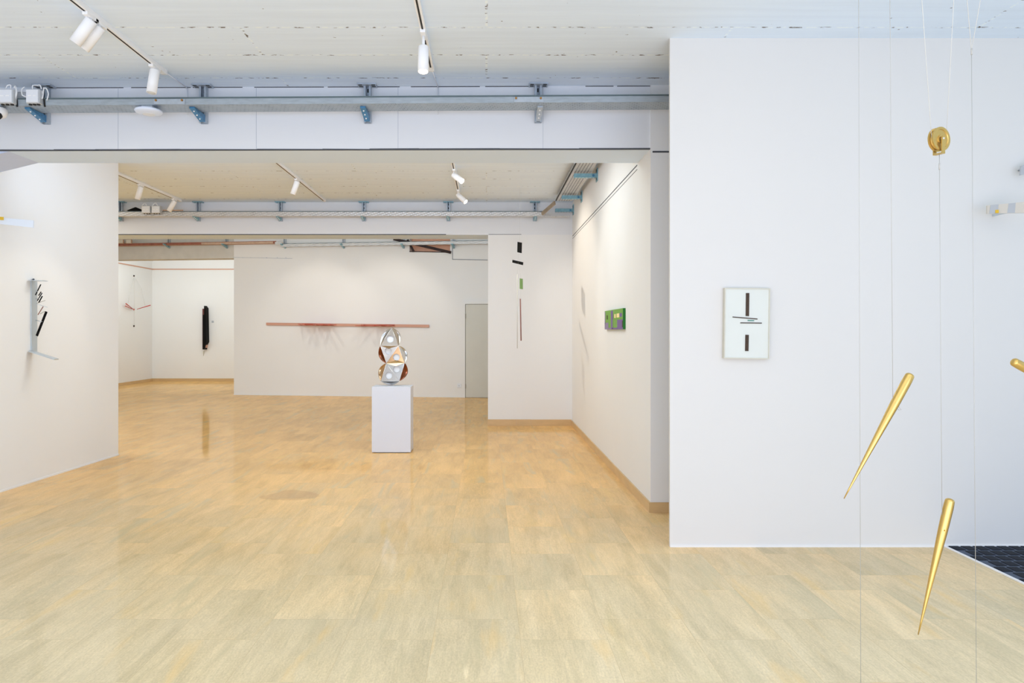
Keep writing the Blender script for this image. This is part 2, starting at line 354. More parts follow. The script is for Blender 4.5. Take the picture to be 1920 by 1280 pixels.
# right hand wall of the middle room and the corridor wall behind the hung panel
struct('wall_right', MB().prism([(XR,YB,0),(7.5,YB,0),(7.5,YB+.25,0),(XR+.25,YB+.25,0),(XR+.25,15.2,0),(XR,15.2,0)], (0,0,CEIL)), 'wall', 'white wall on the right of the middle room')
struct('wall_front', MB().box((1.1975,4.456,0),(7.5,4.476,CEIL)), 'panel', 'white exhibition wall panel on the right')
struct('baseboard_front', MB().box((1.1975,4.449,0),(7.5,4.456,.014)), 'wall', 'thin white strip under the exhibition panel')
struct('baseboard_right', MB().prism([(XR-.014,YB-.014,0),(7.4,YB-.014,0),(7.4,YB,0),(XR,YB,0),(XR,YP,0),(XR-.014,YP,0)], (0,0,.078)), 'stone_base', 'travertine skirting along the right wall')
# beams
bm_ = MB()
yl, yr = 5.37, 5.31
bm_.hexa([(-4.3,yl,ZB),(7.4,5.27,ZB),(7.4,YB2,ZB),(-4.3,YB2,ZB)], [(-4.3,yl,CEIL),(7.4,5.27,CEIL),(7.4,YB2,CEIL),(-4.3,YB2,CEIL)])
for px in (218, 479, 746, 1018):
    p = P(px, 240, 5.33); yy = yl+(p.x+4.3)/11.7*(5.27-yl)
    bm_.box((p.x-.0012,yy-.0015,ZB),(p.x+.0012,yy+.01,CEIL), 1)
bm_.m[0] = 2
struct('ceiling_beam', bm_, ['beam','seam_soft','soffit'], 'white boxed ceiling beam across the front room')
def yb(x): return yl+(x+4.3)/11.7*(5.27-yl)
t_ = MB(); 
x = -4.25
while x < 1.5:                                         # ragged dark joint along the beam's lower edge
    x2 = x+random.uniform(.3,.7)
    t_.hexa([(x,yb(x)-.002,ZB-.002),(x2,yb(x2)-.002,ZB-.002),(x2,yb(x2)+.01,ZB-.002),(x,yb(x)+.01,ZB-.002)], [(x,yb(x)-.002,ZB+.010),(x2,yb(x2)-.002,ZB+random.uniform(.006,.012)),(x2,yb(x2)+.01,ZB+.01),(x,yb(x)+.01,ZB+.01)])
    x = x2
struct('trim_1', t_, 'crack', 'dark joint along the lower edge of the front beam')
t_ = MB(); x = -3.4
while x < 1.5:
    x2 = x+random.uniform(.2,.6)
    if random.random() < .8: t_.hexa([(x,yb(x)-.0015,CEIL-.006),(x2,yb(x2)-.0015,CEIL-.006),(x2,yb(x2)+.01,CEIL-.006),(x,yb(x)+.01,CEIL-.006)], [(x,yb(x)-.0015,CEIL+.001),(x2,yb(x2)-.0015,CEIL+.001),(x2,yb(x2)+.01,CEIL+.001),(x,yb(x)+.01,CEIL+.001)])
    x = x2+random.uniform(0,.1)
struct('trim_2', t_, 'crack', 'dark crack where the front beam meets the ceiling')
struct('trim_3', MB().box((1.292,YB-.004,2.795),(2.2,YB,2.808)), 'crack', 'dark gap above the corridor wall')
# wedge of board under the beam at the left
struct('trim_4', MB().prism([(-4.28,5.39,ZB-.0005),(-3.77,5.39,ZB-.0005),(-4.28,5.39,2.70)], (0,.362,0)), 'wedge', 'sloping white board under the beam at the left')
bm_ = MB().box((-9.37,YP,ZP),(XR,YP2,CEIL+.28))
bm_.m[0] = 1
struct('ceiling_beam', bm_, ['beam','soffit_cool'], 'white ceiling beam across the middle room')
struct('trim_5', MB().box((-5.6,YP-.002,ZP-.001),(-.6,YP+.01,ZP+.010)).box((.03,YP-.002,ZP+.003),(.52,YP+.01,ZP+.009)), 'crack', 'thin dark joint under the middle beam')
struct('wall_pier', MB().box((.024,YP,0),(XR,YP2,ZP)), 'wall', 'white pier at the end of the right wall')
struct('baseboard_pier', MB().box((.018,YP-.014,0),(.44,YP,.095)).box((.4415,YP-.014,0),(.66,YP,.095)).box((.6615,YP-.014,0),(XR-.014,YP,.093)), 'stone_base', 'travertine skirting in front of the pier')
# double crack line on right wall
t_ = MB()
for zz, hh in ((2.812,.010),(2.776,.005)):
    t_.box((XR-.002,YB2+.02,zz-hh/2),(XR+.01,YP-.05,zz+hh/2))
struct('trim_6', t_, 'crack', 'pair of dark lines along the upper right wall')
# far wall
A = Vector((-5.5625,15.04,0)); B = Vector((-.4512,14.44,0)); fu = (B-A).normalized(); fn = Vector((fu.y,-fu.x,0))   # fn points to the camera
if fn.y > 0: fn = -fn
def FW(x, y, off=0):                                  # pixel -> point on the far wall, off = distance in front of it
    d = P(x, y, 1.0)-Vector((0,0,H)); o = Vector((0,0,H)); a = A+fn*off
    return o+d*((a-o).dot(fn)/d.dot(fn))
def fU(p): return (p-A).dot(fu)
def cells(origin, u, n, U, Z, thick, hole):
    mb = MB()
    for i in range(len(U)-1):
        for j in range(len(Z)-1):
            if hole(i, j): continue
            a = origin+u*U[i]; b = origin+u*U[i+1]; c = b-n*thick; d = a-n*thick
            z0, z1 = Vector((0,0,Z[j])), Vector((0,0,Z[j+1]))
            mb.hexa([a+z0,b+z0,c+z0,d+z0],[a+z1,b+z1,c+z1,d+z1])
    return mb
hl, hr = FW(768,472), FW(844,472)
U = [-3.84, 0, fU(hl), fU(hr), 6.9]; Z = [0, 3.008, hl.z, 3.40, 3.62]
def hole(i,j): return (i == 0) or (i == 2 and j == 2)
struct('wall_back', cells(A, fu, fn, U, Z, .25, hole), 'wall', 'white far wall')
lint = MB(); 
a0 = A+fu*-3.84
for pts in ([a0, A],):
    a, b = pts; lint.hexa([a+Vector((0,0,3.008)),b+Vector((0,0,3.008)),b-fn*.3+Vector((0,0,3.008)),a-fn*.3+Vector((0,0,3.008))],[a+Vector((0,0,3.6)),b+Vector((0,0,3.6)),b-fn*.3+Vector((0,0,3.6)),a-fn*.3+Vector((0,0,3.6))])
struct('wall_lintel', lint, 'bulk', 'rough plaster lintel above the alcove')
cr_ = MB(); a = FW(437,482.5,.002); b = FW(548,484.5,.002); cr_.bar(a,b,.004,.007); 
for px in (455,470,500,520,536): 
    q = FW(px,483,.003); cr_.box(q-Vector((.01,.002,.004)), q+Vector((.012,.002,.005)))
struct('trim_7', cr_, 'seam_soft', 'thin crack on the far wall beside the alcove')
bs = MB(); a = FW(438,741,.006); b = FW(866,745.4,.006); a.z = b.z = .006; bs.bar(a,b,.008,.014); struct('baseboard_back', bs, 'wall')
# recess in the far wall
r_ = MB(); c0 = hl-fn*.22; c1 = hr-fn*.22
r_.hexa([c0,c1,c1-fn*.03,c0-fn*.03],[c0+Vector((0,0,.34)),c1+Vector((0,0,.34)),c1-fn*.03+Vector((0,0,.34)),c0-fn*.03+Vector((0,0,.34))])
struct('wall_recess', r_, 'brick', 'peach coloured brick at the back of the high recess')
rb = MB()
rb.bar(FW(740,449,-.0)+fn*.10, FW(846,473.5,0)+fn*.02, .03, .055); 
rb.bar(FW(764,449,.06), FW(776,472,.02), .03, .045)
rb.bar(FW(768,471.6,-.02), FW(844,473,-.02), .05, .018)
tag(rb.build('rusty_roof_brace', 'dark_beam'), 'dark rusty crossed braces in the high recess of the far wall', 'brace')
# trim outline of the raised panel right of the recess
t_ = MB(); t_.bar(FW(848.5,462,.003),FW(848.5,486,.003),.006,.012,(1,0,0)); t_.bar(FW(848,486,.003),FW(914.5,487.3,.003),.006,.012)
struct('trim_8', t_, 'seam', 'thin outline of a cover panel near the top of the far wall')
# alcove
YA = 19.1; XA = -9.35
struct('wall_alcove_back', MB().box((-9.4,YA,0),(-4.5,YA+.2,3.6)), 'wall', 'back wall of the alcove')
struct('wall_alcove_left', MB().box((-9.42,15.2,0),(XA,YA,3.6)), 'wall', 'left wall of the alcove')
struct('wall_alcove_right', MB().box((-5.3,14.95+.3,0),(-5.2,YA,3.6)), 'wall')
struct('baseboard_alcove', MB().prism([(XA,15.3,0),(XA+.016,15.3,0),(XA+.016,YA-.016,0),(-5.3,YA-.016,0),(-5.3,YA,0),(XA,YA,0)], (0,0,.08)), 'stone_base', 'travertine skirting inside the alcove')
struct('trim_9', MB().prism([(XA,15.6,3.118),(XA+.012,15.6,3.118),(XA+.012,YA-.012,3.118),(-5.3,YA-.012,3.118),(-5.3,YA,3.118),(XA,YA,3.118)], (0,0,.028)), 'copper_line', 'thin copper coloured line high around the alcove')
# far door with frame
dp0 = FW(873.5,571,.0); dp1 = FW(873.5,745,0)
ud = fU(dp0); zt = dp0.z
def fbox(mb, u0, u1, z0, z1, d0, d1, mi=0):
    p = lambda u, d, z: A+fu*u+fn*d+Vector((0,0,z))
    return mb.hexa([p(u0,d1,z0),p(u1,d1,z0),p(u1,d0,z0),p(u0,d0,z0)],[p(u0,d1,z1),p(u1,d1,z1),p(u1,d0,z1),p(u0,d0,z1)],mi)
dr = struct('door_1', fbox(MB(), ud, ud+.86, .008, zt, 0, .018), 'door', 'grey-green flush door in the far wall')
struct('door_frame', fbox(fbox(fbox(MB(), ud-.075, ud-.012, 0, zt+.07, 0, .03), ud-.012, ud+.93, zt+.012, zt+.07, 0, .03), ud+.87, ud+.93, 0, zt+.012, 0, .03), 'wall', None, dr)
for zz in (1.72, .24):
    struct('hinge', fbox(MB(), ud-.014, ud+.006, zz-.05, zz+.05, .018, .03), 'hinge', None, dr)
struct('door_gap', fbox(fbox(MB(), ud-.012, ud, 0, zt+.012, 0, .012), ud, ud+.87, zt, zt+.012, 0, .012), 'hinge', None, dr)

# wall socket by the door
q = FW(861,723); sk = thing('wall_socket', 'small white wall socket low on the far wall beside the door', 'socket', q)
us = fU(q); fbox(MB(), us-.04, us+.04, q.z-.04, q.z+.04, 0, .012).build('plate', 'white_plastic', sk, bevel=.003)
fbox(MB(), us-.012, us+.012, q.z-.006, q.z+.006, .012, .014).build('outlet_slot', 'grey_patch', sk)
# ------------------------------------------------------------------ cable trays
def tray_mesh(a, b, depthdir, w, h, mats):            # U section from a to b (front lower edge), depthdir towards the wall
    a, b = Vector(a), Vector(b); dd = Vector(depthdir)*w; t = .004; up = Vector((0,0,1))
    fl = MB().hexa([a,b,b+dd,a+dd],[a+up*t,b+up*t,b+dd+up*t,a+dd+up*t])
    dn = Vector(depthdir)*t
    lip = MB().hexa([a-dn,b-dn,b,a],[a-dn+up*h,b-dn+up*h,b+up*h,a+up*h])
    lip.hexa([a+dd,b+dd,b+dd+dn,a+dd+dn],[a+dd+up*h,b+dd+up*h,b+dd+dn+up*h,a+dd+dn+up*h])
    rim = MB().hexa([a-dn*2.4+up*h,b-dn*2.4+up*h,b+dn+up*h,a+dn+up*h],[a-dn*2.4+up*(h+.009),b-dn*2.4+up*(h+.009),b+dn+up*(h+.009),a+dn+up*(h+.009)])
    return fl, lip, rim
def make_tray(label, a, b, dd, w, h, mats, group='cable trays'):
    t = thing('cable_tray', label, 'cable tray', a, group)
    fl, lip, rim = tray_mesh(a, b, dd, w, h, mats)
    fl.build('tray_floor', mats[0], t); lip.build('side_lip', mats[1], t); rim.build('edge_strip', mats[2], t)
    return t
ZT = 3.09
def tf(x): return 5.10-.019*(x+3.63)/1.0*.9           # front edge of the front tray
ta = (-4.15, tf(-4.15), ZT); tb = (2.4, tf(2.4), ZT)
tr1 = make_tray('long galvanised perforated cable tray in front of the near white beam', ta, tb, (0,1,0), .17, .045, ('tray','tray_lip','tray_rim'))
for px0, px1 in ((289,342),(966,1016)):
    x0 = (px0-CX)*5.05/F; x1 = (px1-CX)*5.05/F; y0 = tf((x0+x1)/2)
    jp = MB().box((x0-.01,y0-.011,ZT+.002),(x1+.01,y0-.003,ZT+.040)).build('joint_plate', 'zinc', tr1)
    for xx in (x0+.005, x1-.01):
        MB().cyl((xx,y0-.011,ZT+.03),(xx,y0-.018,ZT+.03),.008,10).build('bolt', 'bolt', jp)
tr2 = make_tray('galvanised cable tray in front of the middle beam, nearly white in colour', (-5.9,9.93,3.08), (.86,9.93,3.08), (0,1,0), .10, .06, ('tray_far','tray_far','tray_rim'))
# corner piece and depth tray on the right wall
cp = MB().bar((.81,9.92,3.11),(.965,9.62,3.215),.02,.05)
cp.build('corner_link', 'link', tr2)
MB().box((.86,9.93,3.075),(1.22,10.06,3.085)).build('corner_plate', 'tray_far', tr2)
t = thing('cable_tray', 'cable tray running along the top of the right wall into the room', 'cable tray', (.99,5.8,3.24), 'cable trays')
MB().box((.99,YB2+.02,3.236),(1.20,9.60,3.240)).build('tray_floor', 'tray_far', t)
MB().box((.984,YB2+.02,3.236),(.99,9.60,3.29)).box((1.20,YB2+.02,3.236),(1.206,9.60,3.29)).build('side_lip', 'tray_far', t)
MB().box((.972,YB2+.02,3.232),(.984,9.60,3.250)).build('edge_strip', 'black', t)  # black strip painting the shadow gap between tray and ceiling
rb_ = MB()
for k in range(5): rb_.box((1.02+k*.035,YB2+.02,3.232),(1.024+k*.035,9.6,3.236))
rb_.build('floor_rib', 'seam', t)
# far trays: rusty left, pale right
a = FW(180,460.5,.16); b = FW(518,458.8,.16); z = b.z+.028
rt = make_tray('rust stained cable tray over the alcove on the far wall', (a.x,a.y,z), (b.x,b.y,z), -fn, .10, .045, ('rust_soft','rust','rust'))
u0 = fU(a); 
fbox(MB(), fU(FW(385,455)), fU(FW(518,455)), z+.002, z+.044, .160, .170).build('pale_section', 'rust_soft', rt)
a = FW(526,457.5,.16); b = FW(1000,456.8,.16); z2 = b.z+.016
pt = make_tray('pale galvanised cable tray high on the far wall right of the alcove', (a.x,a.y,z2), (b.x,b.y,z2), -fn, .10, .06, ('tray_far','tray_far','tray_rim'))
MB().bar((FW(516,458,.17)).lerp(FW(516,455,.17),.5), FW(528,454,.17), .012, .065).build('offset_link', 'tray_far', pt)

# ------------------------------------------------------------------ brackets
BG = 'cable tray brackets'
def make_bracket(label, loc, drop, arm, blue, holes=True):
    t = thing('tray_bracket', label, 'bracket', (0,0,0), BG)
    pl = MB().box((-.073,-.085,-.012),(.073,-.002,-.001))
    if holes:
        for sx in (-1,1):
            for yy in (-.07,-.035):
                pl.box((sx*.05-.014,yy-.009,-.0135),(sx*.05+.014,yy+.009,-.0115),1)
    pl.build('ceiling_plate', [blue if drop < .3 and not holes else 'zinc','black'], t)
    ps = MB().box((-.027,-.006,-drop),(.027,-.001,-.012)).box((-.027,-.044,-drop),(-.022,-.006,-.012)).box((.022,-.044,-drop),(.027,-.006,-.012))
    ps.box((-.027,-.046,-drop),(-.012,-.042,-.012)).box((.012,-.046,-drop),(.027,-.042,-.012))
    for k in range(5): ps.box((-.006,-.0075,-.05-k*.055),(.006,-.0055,-.02-k*.055),1)
    ps.build('post', ['zinc','black'], t)
    ar = MB().add([(-.02,-.046,-drop+.005),(.02,-.046,-drop+.005),(.02,-arm,-.243),(-.02,-arm,-.243),(-.02,-.046,-.233),(.02,-.046,-.233),(.02,-arm,-.231),(-.02,-arm,-.231)],
        [(3,2,1,0),(4,5,6,7),(0,1,5,4),(1,2,6,5),(2,3,7,6),(3,0,4,7)])
    a_ = ar.build('arm', blue, t)
    for k in range(3):
        f = .25+.28*k; yy = -.046+(-arm+.046)*f; zz = (-drop+.005)*(1-f)+(-.243)*f
        MB().cyl((0,yy,zz+.002),(0,yy-.002,zz-.006),.006,8).build('bolt', 'white_metal', a_)
    MB().cyl((.0,-.05,-drop+.02),(0,-.062,-drop+.016),.009,8).build('bolt', 'white_metal', a_)
    t.location = loc
    return t
first = None
names = ['zinc bracket with vivid blue arm under the near tray, beside the junction boxes', 'zinc bracket holding the near tray, just right of the round access point',
         'zinc bracket with short blue arm holding the near tray, left of the lit spotlight', 'plain zinc bracket holding the near tray, right of the lit spotlight']
for (px, nm, bl) in ((84,names[0],'zinc_blue'),(382,names[1],'zinc_blue'),(690,names[2],'zinc_blue'),(1008.5,names[3],'zinc')):
    X = (px-CX)*5.33/F
    make_bracket(nm, (X, yb(X), CEIL), .292, .235, bl)
n2 = ['teal bracket on the middle beam, first right of the left partition', 'teal bracket on the middle beam, second right of the left partition', 'teal bracket on the middle beam, third right of the left partition',
      'teal bracket on the middle beam, fourth right of the left partition', 'teal bracket on the middle beam beside the two lit spotlights', 'teal bracket on the middle beam nearest the right wall']
p2 = None
for px, nm in zip((228.5,373.5,527,683,841,1002.5), n2):
    X = (px-CX)*YP/F
    if p2 is None: p2 = make_bracket(nm, (X,YP,CEIL), .285, .20, 'zinc_teal', False)
    else: dup(p2, (X,YP,CEIL), nm)
# wall brackets on the right wall: plate + cantilever channel
def wall_bracket(label, Y, z):
    t = thing('tray_bracket', label, 'bracket', (XR,Y,z), BG)
    pl = MB().box((XR-.010,Y-.05,z-.06),(XR,Y+.05,z+.085))
    for zz in (-.035,.02,.06): pl.box((XR-.0115,Y-.016,z+zz-.014),(XR-.0095,Y+.016,z+zz+.014),1)
    pl.build('wall_plate', ['zinc_teal','black'], t)
    ar = MB().box((XR-.27,Y-.022,z-.02),(XR-.010,Y+.022,z-.016)).box((XR-.27,Y-.026,z-.02),(XR-.010,Y-.022,z+.026)).box((XR-.27,Y+.022,z-.02),(XR-.010,Y+.026,z+.026))
    for k in range(6): ar.box((XR-.25+k*.04,Y-.006,z-.0215),(XR-.235+k*.04,Y+.006,z-.0195),1)
    ar.build('arm', ['zinc_teal','white_metal'], t)
    MB().cyl((XR-.05,Y-.026,z),(XR-.05,Y-.036,z),.014,10).build('bolt', 'zinc_blue', t)
wall_bracket('teal bracket on the right wall nearest the near beam', 7.86, 3.19)
wall_bracket('teal bracket on the right wall, middle of the three there', 9.13, 3.19)
wall_bracket('teal bracket on the right wall in the corner by the middle beam', 10.0, 3.17)
# far wall brackets
fw_names = ['far wall tray bracket left of the alcove corner', 'far wall tray bracket above the right edge of the alcove', 'far wall tray bracket above the left end of the long bar',
            'far wall tray bracket above the middle of the long bar', 'far wall tray bracket just left of the high recess', 'far wall tray bracket right of the high recess']
for px, nm in zip((318,426,535,645,757,851), fw_names):
    q = FW(px,458,.0); t = thing('tray_bracket', nm, 'bracket', q, BG); u = fU(q)
    fbox(fbox(MB(), u-.025, u-.018, q.z-.075, q.z+.16, 0, .04), u+.018, u+.025, q.z-.075, q.z+.16, 0, .04).build('post', 'zinc', t)
    p = lambda u_, d, z_: A+fu*u_+fn*d+Vector((0,0,z_))
    MB().hexa([p(u-.018,.0,q.z-.09),p(u+.018,.0,q.z-.09),p(u+.018,.24,q.z-.025),p(u-.018,.24,q.z-.025)],[p(u-.018,0,q.z-.022),p(u+.018,0,q.z-.022),p(u+.018,.24,q.z-.012),p(u-.018,.24,q.z-.012)]).build('arm', 'zinc_teal', t)

# ------------------------------------------------------------------ junction boxes and cables
def jbox(label, c, w, h, d, group, s=1):
    t = thing('junction_box', label, 'junction box', c, group); c = Vector(c)
    MB().box(c+Vector((-w/2,0,-h/2)), c+Vector((w/2,d,h/2))).build('housing', 'grey_plastic', t, bevel=.004*s)
    MB().box(c+Vector((-w/2+.006,-.008,-h/2+.006)), c+Vector((w/2-.006,0,h/2-.006))).build('lid', 'white_plastic', t, bevel=.003*s)
    MB().box(c+Vector((-w*.3,-.0095,-.004)), c+Vector((-w*.06,-.008,.004))).box(c+Vector((w*.06,-.0095,-.004)), c+Vector((w*.3,-.008,.004))).build('lid_mark', 'white_metal', t)
    g = MB()
    for k in (-.3,0,.3): g.cyl(c+Vector((k*w,d*.5,-h/2)), c+Vector((k*w,d*.5,-h/2-.008)), .012*s, 10)
    g.build('gland', 'black', t)
    return t
JG = 'junction boxes on the near tray'
y0 = tf(-3.4)
def jp_(px,py): v = P(px,py,y0-.05); return (v.x, y0-.05, v.z)
jbox('white junction box on the near tray, cut by the left edge of the photo', jp_(10,180), .115, .105, .046, JG)
jbox('white junction box on the near tray behind the blue bracket arm', jp_(61,180), .10, .105, .046, JG)
v = P(40,178,y0+.06); t = thing('junction_box', 'flat grey junction box set back between the two white ones', 'junction box', v, JG)
MB().box(v+Vector((-.045,0,-.035)), v+Vector((.05,.05,.04))).build('housing','grey_plastic',t,bevel=.004)
MB().box(v+Vector((-.045,-.006,.02)), v+Vector((.05,0,.04))).build('lid','white_plastic',t,bevel=.002)
def loop(label, pts, Y, r=.0042, mat_='white_metal', group='white cable loops on the near tray', name='cable_loop'):
    ps = [P(px,py,Y+dy) for px,py,dy in pts]; ex = [ps[0]*2-ps[1]]+ps+[ps[-1]*2-ps[-2]]; path = []
    for i in range(1, len(ex)-2):
        p0,p1,p2_,p3 = ex[i-1:i+3]
        for k in range(8):
            t = k/8; path.append(.5*((2*p1)+(p2_-p0)*t+(2*p0-5*p1+4*p2_-p3)*t*t+(3*p1-p0-3*p2_+p3)*t**3))
    path.append(ps[-1])
    o = sweep(path, r).build(name, mat_, org=ps[0])
    return tag(o, label, 'cable', group)
Yc = y0-.02
loop('white cable loop rising from the left-edge junction box', [(11,167,0),(14,160.5,.01),(20,160,.02),(20,167,.02)], Yc)
loop('thick white cable hanging down right of the left-edge junction box', [(27,164,0),(29,162,.02),(31,172,0),(28.5,186,0)], Yc, .006)
loop('white cable curling into the left side of the second junction box', [(46,163,.03),(41,168,.02),(42,178,0),(49,181.5,0)], Yc)
loop('white cable loop on top of the second junction box', [(61,167,0),(61.5,160.5,.01),(70,160,.02),(75,160,.02),(78,167,.02)], Yc)
loop('white cable bent beside the right side of the second junction box', [(80,175,.0),(82.5,164.5,.02),(80,182,.0),(78.5,185,0)], Yc)
loop('outermost white cable arching down right of the second junction box', [(81,165,.02),(87,166,.02),(90.5,176,.01),(88,188,.0)], Yc)
loop('short dark strap over the tray lip right of the second junction box', [(83,186.5,0),(83.5,192,0),(84,200,0)], y0-.006, .007, 'black', 'dark straps on the near tray', 'strap')
loop('short dark strap over the tray lip right of the left-edge junction box', [(31,186.5,0),(31.5,192,0),(32,200,0)], y0-.006, .007, 'black', 'dark straps on the near tray', 'strap')
# boxes of the middle tray
G2 = 'junction boxes on the middle tray'
for px, nm in ((273.5,'left one of two white junction boxes on the middle tray'),(292,'right one of two white junction boxes on the middle tray')):
    v = P(px,392.5,9.85); jbox(nm, v, .125, .105, .07, G2)
for k,(pts,nm) in enumerate((([(266,386,0),(271,381,.02),(276,386,0)],'white cable loop over the left box of the middle tray'),([(286,386,0),(291,380.5,.02),(296,386,0)],'white cable loop over the right box of the middle tray'))):
    loop(nm, pts, 9.87, .006, 'white_metal', 'white cable loops on the middle tray')
w_ = MB().prism([P(237,394.5,9.96),P(254,388,9.96),P(263.5,392,9.96),P(264,395.5,9.96)], (0,.05,0)); tag(w_.build('cable_bundle','black_matte', org=P(250,394,9.96)), 'black wedge of bundled cable on the middle tray left of the boxes', 'cable bundle')
w_ = MB().box(P(305,395.5,9.922),P(343,393,9.922)+Vector((0,.01,0))); w_.build('splice_plate','rust_soft', tr2)
# boxes of the far rusty tray
G3='junction boxes on the rusty tray'
for px, nm in ((226,'small beige junction box on the rusty tray beside the partition edge'),(241,'small beige junction box on the rusty tray, second from the partition edge')):
    q = FW(px,452,.24); t = thing('junction_box', nm, 'junction box', q, G3)
    MB().box(q+Vector((-.06,0,-.05)), q+Vector((.06,.05,.04))).build('housing','rust_soft',t,bevel=.004)
    MB().box(q+Vector((-.05,-.006,-.04)), q+Vector((.05,0,.03))).build('lid','beige_patch',t,bevel=.002)

# access point disc and dome camera under the near tray
c = P(279,214,5.12); t = thing('wifi_access_point', 'round white access point disc hanging under the near cable tray', 'access point', c)
MB().lathe(c+Vector((0,0,.032)), (0,0,-1), [(0,.084),(.004,.095),(.012,.099),(.022,.092),(.030,.066),(.034,.045)], 40).build('dome', 'cool_plastic', t)
MB().lathe(c+Vector((0,0,.0)), (0,0,-1), [(-.003,.045),(.0035,.043),(.005,.036),(.005,.0345)], 32).build('centre_ring', 'white_plastic', t)
MB().box(c+Vector((-.04,-.03,.032)), c+Vector((.04,.06,.066))).build('mount', 'grey_plastic', t)
c = P(-3,216,5.12); t = thing('dome_camera', 'white dome security camera at the left edge under the near tray', 'security camera', c)
MB().lathe(c+Vector((0,0,.055)), (0,0,-1), [(0,.05),(.01,.06),(.04,.06),(.062,.05),(.075,.03)], 28).build('housing','white_metal',t)
MB().lathe(c+Vector((.01,-.02,-.0)), (.25,-.7,-.6), [(.0,.034),(.032,.03),(.044,.018),(.048,.006)], 20).build('lens','black',t)

# ------------------------------------------------------------------ lighting tracks and spotlights
def track(label, X, y0_, y1_, slot=True):
    t = thing('lighting_track', label, 'lighting track', (X,y0_,CEIL), 'ceiling lighting tracks')
    MB().box((X-.018,y0_,CEIL-.032),(X+.018,y1_,CEIL)).build('rail', 'white_metal', t, bevel=.002)
    MB().box((X-.0065,y0_+.01,CEIL-.0335),(X+.0045,y1_-.05,CEIL-.0315)).build('slot', 'black', t)
    MB().box((X-.019,y1_,CEIL-.033),(X+.019,y1_+.03,CEIL)).build('end_cap', 'white_metal', t)
    return t
XT = [-2.36, -.397, -4.45, -2.353, -.379]
track('white ceiling track at upper left carrying three unlit spotlights', XT[0], 2.2, 4.98)
track('white ceiling track above the single lit spotlight in the near room', XT[1], 2.2, 4.92)
track('white track at the far left of the middle room ceiling', XT[2], 6.4, 9.9)
track('white track in the centre of the middle room ceiling with one unlit spotlight', XT[3], 6.2, 9.9)
track('white track on the middle room ceiling with two lit spotlights', XT[4], 6.2, 9.4)
# thin cables that run from track ends over the beam
for (X, ye, lab) in ((XT[0],5.01,'thin white cable from the upper left track down the near beam'),(XT[1],4.95,'thin white cable from the lit track down the near beam')):
    o = MB().tube([(X,ye+.02,CEIL-.01),(X+.02,yb(X)-.012,CEIL-.012),(X+.02,yb(X)-.006,3.10)], .004, 8).build('supply_cable','white_plastic', org=(X,ye,CEIL-.01)); tag(o, lab, 'cable', 'track supply cables')
LG = 'track spotlights'
def spot(label, X, Ym, d, lit, L=.17, r=.034, drop=.034):
    m = Vector((X,Ym,CEIL-.033)); d = Vector(d).normalized()
    t = thing('track_spotlight', label, 'spotlight', m, LG)
    MB().box(m+Vector((-.016,-.06,-.018)), m+Vector((.016,.06,.0015))).build('adapter','white_metal',t,bevel=.002)
    piv = m+Vector((0,0,-drop))
    MB().cyl(m+Vector((0,0,-.016)), piv, .009, 14).build('stem','white_metal',t)
    a = piv-d*.012
    MB().lathe(a, d, [(0,.02),(.002,r-.003),(.006,r),(L,r),(L,r-.004),(L-.014,r-.005)], 32).build('lamp_head','white_metal',t)
    MB().lathe(a+d*(L-.012), d, [(0,r-.0055),(.0118,r-.0045),(.0135,.012)], 28).build('lens','lens' if lit else 'lens_off',t)
    return a+d*(L+.01), d
s1 = spot('unlit white spotlight at the upper left corner, leftmost of a close pair', XT[0], 4.07, (-.58,.0,-.80), False)
s2 = spot('unlit white spotlight at upper left, right one of the close pair', XT[0], 4.16, (-.60,.0,-.78), False)
s3 = spot('single unlit white spotlight near the front end of the upper left track', XT[0], 4.857, (-.10,-.1,-.99), False)
s4 = spot('lit white spotlight hanging straight down at top centre', XT[1], 4.31, (.0,-.16,-1), True, drop=.095)
s5 = spot('unlit spotlight on the far left track nearest the partition edge', XT[2], 8.79, (-.28,0,-.95), False)
s6 = spot('unlit spotlight on the far left track just above the middle tray boxes', XT[2], 9.74, (-.50,-.0,-.85), False)
s7 = spot('unlit spotlight on the centre track of the middle room', XT[3], 8.48, (-.33,0,-.94), False)
s8 = spot('lit tilted spotlight of the middle room, upper one of two', XT[4], 7.98, (.62,-.55,-.56), True, drop=.06)
s9 = spot('lit tilted spotlight of the middle room, lower one by the middle beam', XT[4], 9.13, (.66,-.36,-.66), True, drop=.06)

# ------------------------------------------------------------------ pedestal and chrome sculpture
px0, px1, yA, yB_, zt = -1.3236, -.8742, 7.882, 8.17, .7634
t = thing('display_pedestal', 'white box pedestal standing on the floor under the chrome sculpture', 'pedestal', ((px0+px1)/2,(yA+yB_)/2,0))
MB().box((px0,yA,.008),(px1,yB_,zt)).build('body','pedestal',t,bevel=.002)
MB().box((px0+.05,yA+.006,0),(px1-.05,yB_-.01,.009)).build('foot','crack',t)  # inset foot coloured dark to paint the shadow gap under the body
Y0 = 8.03
def S(zx, zy, dy=0): return P(690+zx/10.244, 605+zy/10.244, Y0+dy)
V = {'A':S(455,95,.035),'B':S(240,440,0),'C':S(582,440,0),'D':S(353,778,.02),'E':S(702,768,0),'F':S(250,1118,.01),'G':S(602,1116,-.012)}
sc_ = thing('chrome_sculpture', 'stacked mirror-chrome sculpture of folded discs with round white holes on pedestal', 'sculpture', ((px0+px1)/2, Y0, zt))
tri = [('A','B','C',(425,310),70,'chrome_soft'),('B','D','C',(390,540),66,'chrome'),('C','D','E',(545,660),66,'chrome_warm'),('D','G','E',(550,885),66,'chrome_soft'),('D','F','G',(400,1010),66,'chrome_soft')]
def ray_plane(zx, zy, p0, n):
    o = Vector((0,0,H)); d = S(zx,zy)-o; return o+d*((p0-o).dot(n)/d.dot(n))
